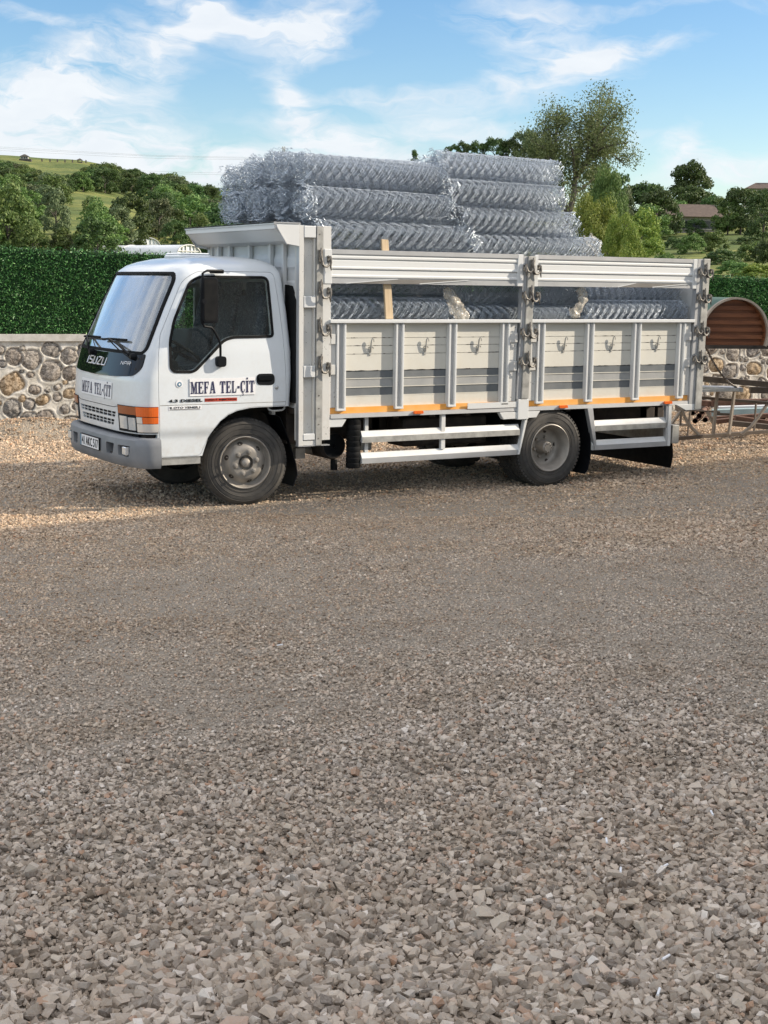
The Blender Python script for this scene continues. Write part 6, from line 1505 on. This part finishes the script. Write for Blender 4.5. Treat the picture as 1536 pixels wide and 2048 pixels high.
for k, y in enumerate((1.2, 1.78)): roll(3.75, y, 2.20, 'roll lying low behind the right upper board, %s one' % ('middle', 'far')[k], 1.5)
# seen through the gap between the boards
roll(.74, .235, 1.80, 'lower chain link roll in the left gap between the side boards', 1.42, .4, (0, 0), 1.02)
roll(.74, .30, 2.09, 'dark upper chain link roll in the left gap under the upper board', 1.50, 1.0, (0, 0), 1.0)
roll(2.18, .27, 1.73, 'chain link roll right of the plastic wrapped end in the left gap', 1.50, 1.5, (0, -.02), 1.0)
roll(2.25, .34, 2.00, 'chain link roll slanting behind the middle stake', 1.62, 2.2, (0, -.03), 1.05)
roll(3.86, .235, 1.79, 'long chain link roll in the right gap between the side boards', 1.40, .2, (0, 0), 1.0)
roll(3.80, .36, 2.05, 'upper chain link roll in the right gap under the board', 1.45, 2.4, (0, 0), 1.05)
roll(3.0, .42, 1.78, 'chain link roll deep behind the middle stake', 1.5)
for k, (x, z) in enumerate([(.75, 1.85), (2.3, 1.85), (3.8, 1.85), (.75, 2.15), (2.3, 2.2), (3.8, 2.1)]): roll(x, .64, z, 'chain link roll in the dark second row, %s' % ['lower left', 'lower middle', 'lower right', 'upper left', 'upper middle', 'upper right'][k], 1.5)
# crumpled plastic film round some roll ends
def film(pts, rads, name, label, seed, n=22):
    R_ = np.random.default_rng(seed); a = MB(); pts = [np.array(p, float) for p in pts]; P = []; Rr = []
    for i in range(len(pts)-1):
        for t in np.linspace(0, 1, 8, endpoint=False): P.append(pts[i]*(1-t)+pts[i+1]*t); Rr.append(rads[i]*(1-t)+rads[i+1]*t)
    P.append(pts[-1]); Rr.append(rads[-1]*.6); a.tube(P, Rr, n); f1, f2, f3 = R_.uniform(0, 6, 3)
    for k in range(len(a.v)):
        v = np.array(a.v[k]); i, j = min(k//n, len(P)-1), k % n; c = P[i]; w = 1+.20*math.sin(j*1.14+i*.35+f1)+.16*math.sin(j*.57-i*.5+f2)+.14*math.sin(i*.9+f3)+R_.normal(0, .015)
        d = (v-c)*w; d[1] *= .55; a.v[k] = tuple(c+d)
    o = a.build(name, M['film'], None, smooth=True, auto=80); return tag(o, label, 'plastic wrap', 'plastic film round the mesh rolls')
film([(2.16, .17, 2.02), (2.20, .12, 1.93), (2.24, .10, 1.84), (2.29, .09, 1.77), (2.38, .08, 1.735)], [.04, .06, .075, .07, .03], 'plastic_wrap', 'crumpled dusty plastic film around a roll end left of the middle stake', 3)
film([(3.78, .14, 2.04), (3.83, .11, 1.98), (3.80, .10, 1.88), (3.72, .10, 1.80), (3.68, .10, 1.745)], [.05, .05, .04, .06, .05], 'plastic_wrap', 'torn plastic film around a roll end right of the middle stake', 5)
film([(3.88, .22, 2.42), (3.95, .20, 2.44), (4.00, .20, 2.44), (4.06, .20, 2.41)], [.13, .14, .125, .07], 'plastic_wrap', 'bluish white plastic film over the end of the lowest right roll', 7)
# timber stake between boards and rolls
a = MB(); a.add([(1.405, .036, 1.727), (1.487, .036, 1.727), (1.487, .062, 1.727), (1.405, .062, 1.727), (1.345, .036, 2.475), (1.420, .036, 2.471), (1.420, .062, 2.471), (1.345, .062, 2.475)], [(0, 3, 2, 1), (4, 5, 6, 7), (0, 1, 5, 4), (1, 2, 6, 5), (2, 3, 7, 6), (3, 0, 4, 7)])
tag(a.build('timber_stake', M['wood'], None, bevel=.003), 'raw timber batten standing upright behind the left side boards', 'stake')

# ================================================================== YARD THINGS ON THE RIGHT
M['rust'] = mat_noise('rusty_steel', (.09, .045, .03), (.20, .11, .075), 9, .8, .1, bs=.2)
M['brownsteel'] = mat_noise('brown_steel', (.085, .065, .05), (.16, .13, .105), 7, .7, .2, bs=.1)
M['ltblue'] = mat_noise('pale_blue_profile', (.30, .42, .44), (.42, .52, .52), 4, .6)
M['slat'] = mat_noise('brown_slats', (.13, .045, .02), (.22, .085, .035), 3, .45, stretch=(1, 8, 8))
M['greenroof'] = mat_noise('green_roof_felt', (.05, .10, .08), (.09, .15, .12), 5, .85)
M['greytrim'] = mat_noise('grey_trim', (.24, .20, .165), (.33, .29, .245), 6, .7)
def pt(x, y, D): return at(x, y, D)
def barrel():
    D = 16.6; u = D/FPX; c = at(1469, 667, D); root = empty('barrel_canopy', (c[0], c[1], 0), -YAW+.16)
    tag(root, 'half barrel canopy with brown slatted lining and green roof beside the tailgate', 'canopy')
    zc = c[2]; R0 = 71*u; n = 30; L = 1.5; a0, a1 = math.radians(-21), math.radians(201)
    prof = lambda s: [(R0*s*math.cos(a0+(a1-a0)*k/n), zc+R0*s*math.sin(a0+(a1-a0)*k/n)) for k in range(n+1)]
    zb = zc+R0*math.sin(a0); w = R0*math.cos(a0)
    a = MB(); o1 = prof(1.0); vs = [(q[0], 0, q[1]) for q in o1]+[(q[0], L, q[1]) for q in o1]; a.add(vs, [(k, k+1, k+n+2, k+n+1) for k in range(n)]); a.build('roof', M['greenroof'], root, smooth=True)
    a = MB(); oi = prof(.955)
    for k in range(n):
        p, q = np.array(oi[k]), np.array(oi[k+1]); e = (q-p)*.03; p = p+e; q = q-e; a.add([(p[0], .02, p[1]), (q[0], .02, q[1]), (q[0], L-.02, q[1]), (p[0], L-.02, p[1])], [(0, 3, 2, 1)])
    a.build('slat_lining', M['slat'], root)
    a = MB(); m_w = 13; H = R0*.955-(zb-zc)
    for k in range(m_w):
        z1 = zb-zc+H*k/m_w; z2 = min(zb-zc+H*(k+1)/m_w+.004, R0*.949); f = lambda z: math.sqrt(max(0, (R0*.95)**2-z*z)); y = .10+.034*(k % 2)
        a.prism([(-f(z1), zc+z1), (f(z1), zc+z1), (f(z2), zc+z2), (-f(z2), zc+z2)], 'y', y, y+.03)
    a.build('slatted_end_wall', M['slat'], root)
    a = MB(); oo = prof(1.012); ii = prof(.955); vs = [(q[0], -.03, q[1]) for q in oo]+[(q[0], -.03, q[1]) for q in ii]+[(q[0], .03, q[1]) for q in oo]+[(q[0], .03, q[1]) for q in ii]; N = n+1; fs = []
    for k in range(n): fs += [(k, k+1, N+k+1, N+k), (2*N+k, 3*N+k, 3*N+k+1, 2*N+k+1), (k, 2*N+k, 2*N+k+1, k+1), (N+k, N+k+1, 3*N+k+1, 3*N+k)]
    a.add(vs, fs); a.build('arch_trim', M['greytrim'], root)
    a = MB(); a.box(-w, w+.62, .0, L*.5, zb-.03, zb+.010); a.build('floor_plate', M['chassis'], root)
    for y in (.12, .45): a = MB(); a.box(w+.54, w+.60, y-.03, y+.03, 0, zb-.03); a.box(w+.52, w+.62, y-.05, y+.05, 0, .02); a.build('leg', M['brownsteel'], root)
barrel()
def trolley():
    D = 18.0; root = empty('metal_rack', tuple(at(1445, 872, D)*np.array([1, 1, 0]))); p0 = np.array(root.location); inv = Matrix.Translation(tuple(-p0))
    tag(root, 'long welded steel rack with curved feet standing on the gravel behind the truck', 'rack')
    def Q(mb, name, mat): o = mb.build(name, mat, root, bevel=.003); o.matrix_parent_inverse = inv; return o
    a = MB(); a.beam(pt(1355, 877, 17.9), pt(1620, 856, 18.6), .05, .045); Q(a, 'ground_rail', M['brownsteel'])
    a = MB(); a.beam(pt(1340, 752, 17.9), pt(1620, 776, 17.4), .05, .07); Q(a, 'dark_beam', M['brownsteel'])
    a = MB(); a.beam(pt(1340, 775, 17.8), pt(1480, 778, 17.8), .35, .05); a.beam(pt(1350, 783, 17.6), pt(1478, 779, 17.6), .06, .035); Q(a, 'galvanised_plank', M['galv'])
    a = MB(); a.beam(pt(1500, 780, 17.6), pt(1620, 782, 17.6), .08, .075); Q(a, 'box_beam', M['brownsteel'])
    a = MB(); a.beam(pt(1340, 790, 18.0), pt(1540, 806, 18.0), .05, .035); a.beam(pt(1365, 820, 18.1), pt(1440, 824, 18.1), .04, .02); Q(a, 'cross_beam', M['brownsteel'])
    for (x0, y0, x1, y1) in ((1435, 783, 1426, 871), (1469, 781, 1458, 869)): a = MB(); a.beam(pt(x0, y0, 17.9), pt(x1, y1, 17.95), .035, .035, up=(0, 1, 0)); Q(a, 'upright', M['greytrim'])
    for (x0, y0, x1, y1) in ((1512, 806, 1508, 866), (1381, 820, 1375, 872), (1363, 800, 1361, 850)): a = MB(); a.beam(pt(x0, y0, 18.3), pt(x1, y1, 18.3), .022, .022, up=(0, 1, 0)); Q(a, 'thin_upright', M['brownsteel'])
    for pts in ([(1363, 818), (1368, 832), (1376, 846), (1386, 858), (1398, 870)], [(1546, 790), (1532, 812), (1518, 833), (1502, 853), (1482, 869)], [(1362, 822), (1352, 836), (1340, 852), (1330, 862)], [(1414, 824), (1421, 836), (1427, 848)]):
        a = MB()
        for p, q in zip(pts[:-1], pts[1:]): a.beam(pt(*p, 18.0), pt(*q, 18.0), .03, .035, up=(0, 1, 0))
        Q(a, 'curved_foot', M['greytrim'])
    a = MB(); a.beam(pt(1432, 828, 18.0), pt(1462, 829, 18.0), .03, .03); Q(a, 'rung', M['brownsteel'])
    a = MB(); a.beam(pt(1350, 850, 18.6), pt(1380, 849, 18.6), .05, .03); Q(a, 'short_rail', M['greytrim'])
trolley()
# steel profiles stacked against the wall
stk = [('rust', 1424, 806, 1580, 804, 20.0, .10, 'red brown steel profile lying on top of the stack'), ('signwhite', 1436, 816, 1580, 812, 19.8, .05, 'whitish profile in the stack of steel'), ('ltblue', 1424, 826, 1580, 821, 19.6, .10, 'pale blue profile in the middle of the stack'),
       ('rust', 1432, 837, 1580, 828, 19.4, .06, 'rusty profile below the pale blue one'), ('rust', 1432, 843, 1480, 838, 19.2, .06, 'short rusty channel at the left of the stack'), ('rust', 1470, 836, 1580, 852, 19.0, .07, 'rusty beam lying at a slant in front of the stack'), ('brownsteel', 1462, 846, 1580, 858, 18.9, .07, 'dark beam on the gravel under the stack'),
       ('rust', 1340, 800, 1450, 810, 20.2, .08, 'rusty beam leaning behind the rear stake')]
for i, (mt, x0, y0, x1, y1, D, th, lab) in enumerate(stk):
    a = MB(); p, q = pt(x0, y0, D), pt(x1, y1, D); p[2] = max(p[2], th/2); q[2] = max(q[2], th/2); a.beam(p, q, .10, th); tag(a.build('steel_profile', M[mt], None, bevel=.006), lab, 'steel profile', 'steel profiles stacked by the wall')
for i, (x, y) in enumerate([(1385, 826), (1398, 832), (1390, 842), (1404, 824), (1410, 840), (1510, 848), (1520, 842), (1530, 850), (1526, 836)]):
    a = MB(); c = pt(x, y, 19.6); c[2] = max(c[2], .07); d = np.array([WDIR[0]*.4+FH[0], WDIR[1]*.4+FH[1], 0]); d /= np.linalg.norm(d); r = .036; a.tube([c, c+d*.8], r, 14, cap=False); a.tube([c+d*.8, c], r*.82, 14, cap=False)
    tag(a.build('steel_pipe', M['rust'], None, smooth=True), 'end of a rusty pipe, %s' % ['uppermost behind the rear stake', 'second behind the rear stake', 'lowest left of the group behind the stake', 'right of the uppermost', 'rightmost low one behind the stake', 'left one of the pipes at the right edge', 'middle one of the pipes at the right edge', 'low right one at the photo edge', 'top one at the photo edge'][i], 'pipe', 'rusty pipes lying by the wall')
# loose boards and stones under the beams
a = MB(); a.beam(pt(1350, 815, 20.4), pt(1420, 812, 20.4), .06, .09); tag(a.build('pale_board', M['greytrim'], None, bevel=.004), 'pale board behind the rear stake, leaning on the pipes', 'board')
# chain from the rear stake to the frame
def chain():
    a = MB(); A = np.array([5.44, .0, 1.465]); B = pt(1477, 776, 17.75); n = 44; A = pt(1407, 684, 16.6)
    P = [A*(1-t)+B*t-np.array([0, 0, .10*4*t*(1-t)]) for t in np.linspace(0, 1, n+1)]
    for i in range(n):
        c = (P[i]+P[i+1])/2; d = P[i+1]-P[i]; l = np.linalg.norm(d); d /= l; u = np.cross(d, (0, 0, 1)); u /= np.linalg.norm(u); w = np.cross(d, u)
        if i % 2: u = w
        a.tube([c+d*l*.72*math.cos(t)+u*l*.36*math.sin(t) for t in np.linspace(0, 2*math.pi, 10, endpoint=False)], .0055, 5, closed=True)
    tag(a.build('chain', M['chain'], None, smooth=True), 'rusty steel chain sagging from the rear stake to the steel frame', 'chain')
chain()
# white cigarette ends lying in the gravel, and one grey offcut
for i, (x, y, an) in enumerate([(1200, 1642, .9), (1213, 1685, 1.5), (1329, 1738, .7), (1424, 1624, 1.6), (1332, 1916, .7), (1317, 1993, 1.2), (1241, 1750, 1.4), (560, 1290, .3)]):
    d = FWD+RIGHT*(x-768)/FPX+UP*(1024-y)/FPX; t = -(CAM[2]-.03)/d[2]; p = CAM+t*d; p[2] = float(ground_z(p[0], p[1]))+.034
    dd = np.array([math.cos(an-YAW), math.sin(an-YAW), .1]); a = MB(); a.tube([p-dd*.017, p+dd*.017], .004, 8)
    tag(a.build('cigarette_end', M['signwhite'], None, smooth=True), 'white cigarette end in the gravel, %s' % ['upper left of the right corner group', 'upright just below the first', 'slanting in the middle of the right corner', 'farthest right one', 'above the lowest', 'lowest near the bottom edge', 'tiny one between the others', 'alone in the middle of the yard'][i], 'cigarette end', 'cigarette ends in the gravel')
x, y = 1157, 1962; d = FWD+RIGHT*(x-768)/FPX+UP*(1024-y)/FPX; t = -(CAM[2]-.03)/d[2]; p = CAM+t*d; a = MB()
a.prism(roundpoly([(-.024, -.02), (.02, -.024), (.026, .012), (-.004, .026)], .002), 'z', 0, .018); o = a.build('tile_offcut', M['greytrim'], None, bevel=.0015); o.location = (p[0], p[1], float(ground_z(p[0], p[1]))+.02); o.rotation_euler = (.5, .25, .4); tag(o, 'flat grey tile offcut lying on the gravel at the lower right', 'offcut')
for o in list(bpy.data.objects):
    if o.name.startswith(('tmp', 'slab', 'shell', 'result')): bpy.data.objects.remove(o, do_unlink=True)
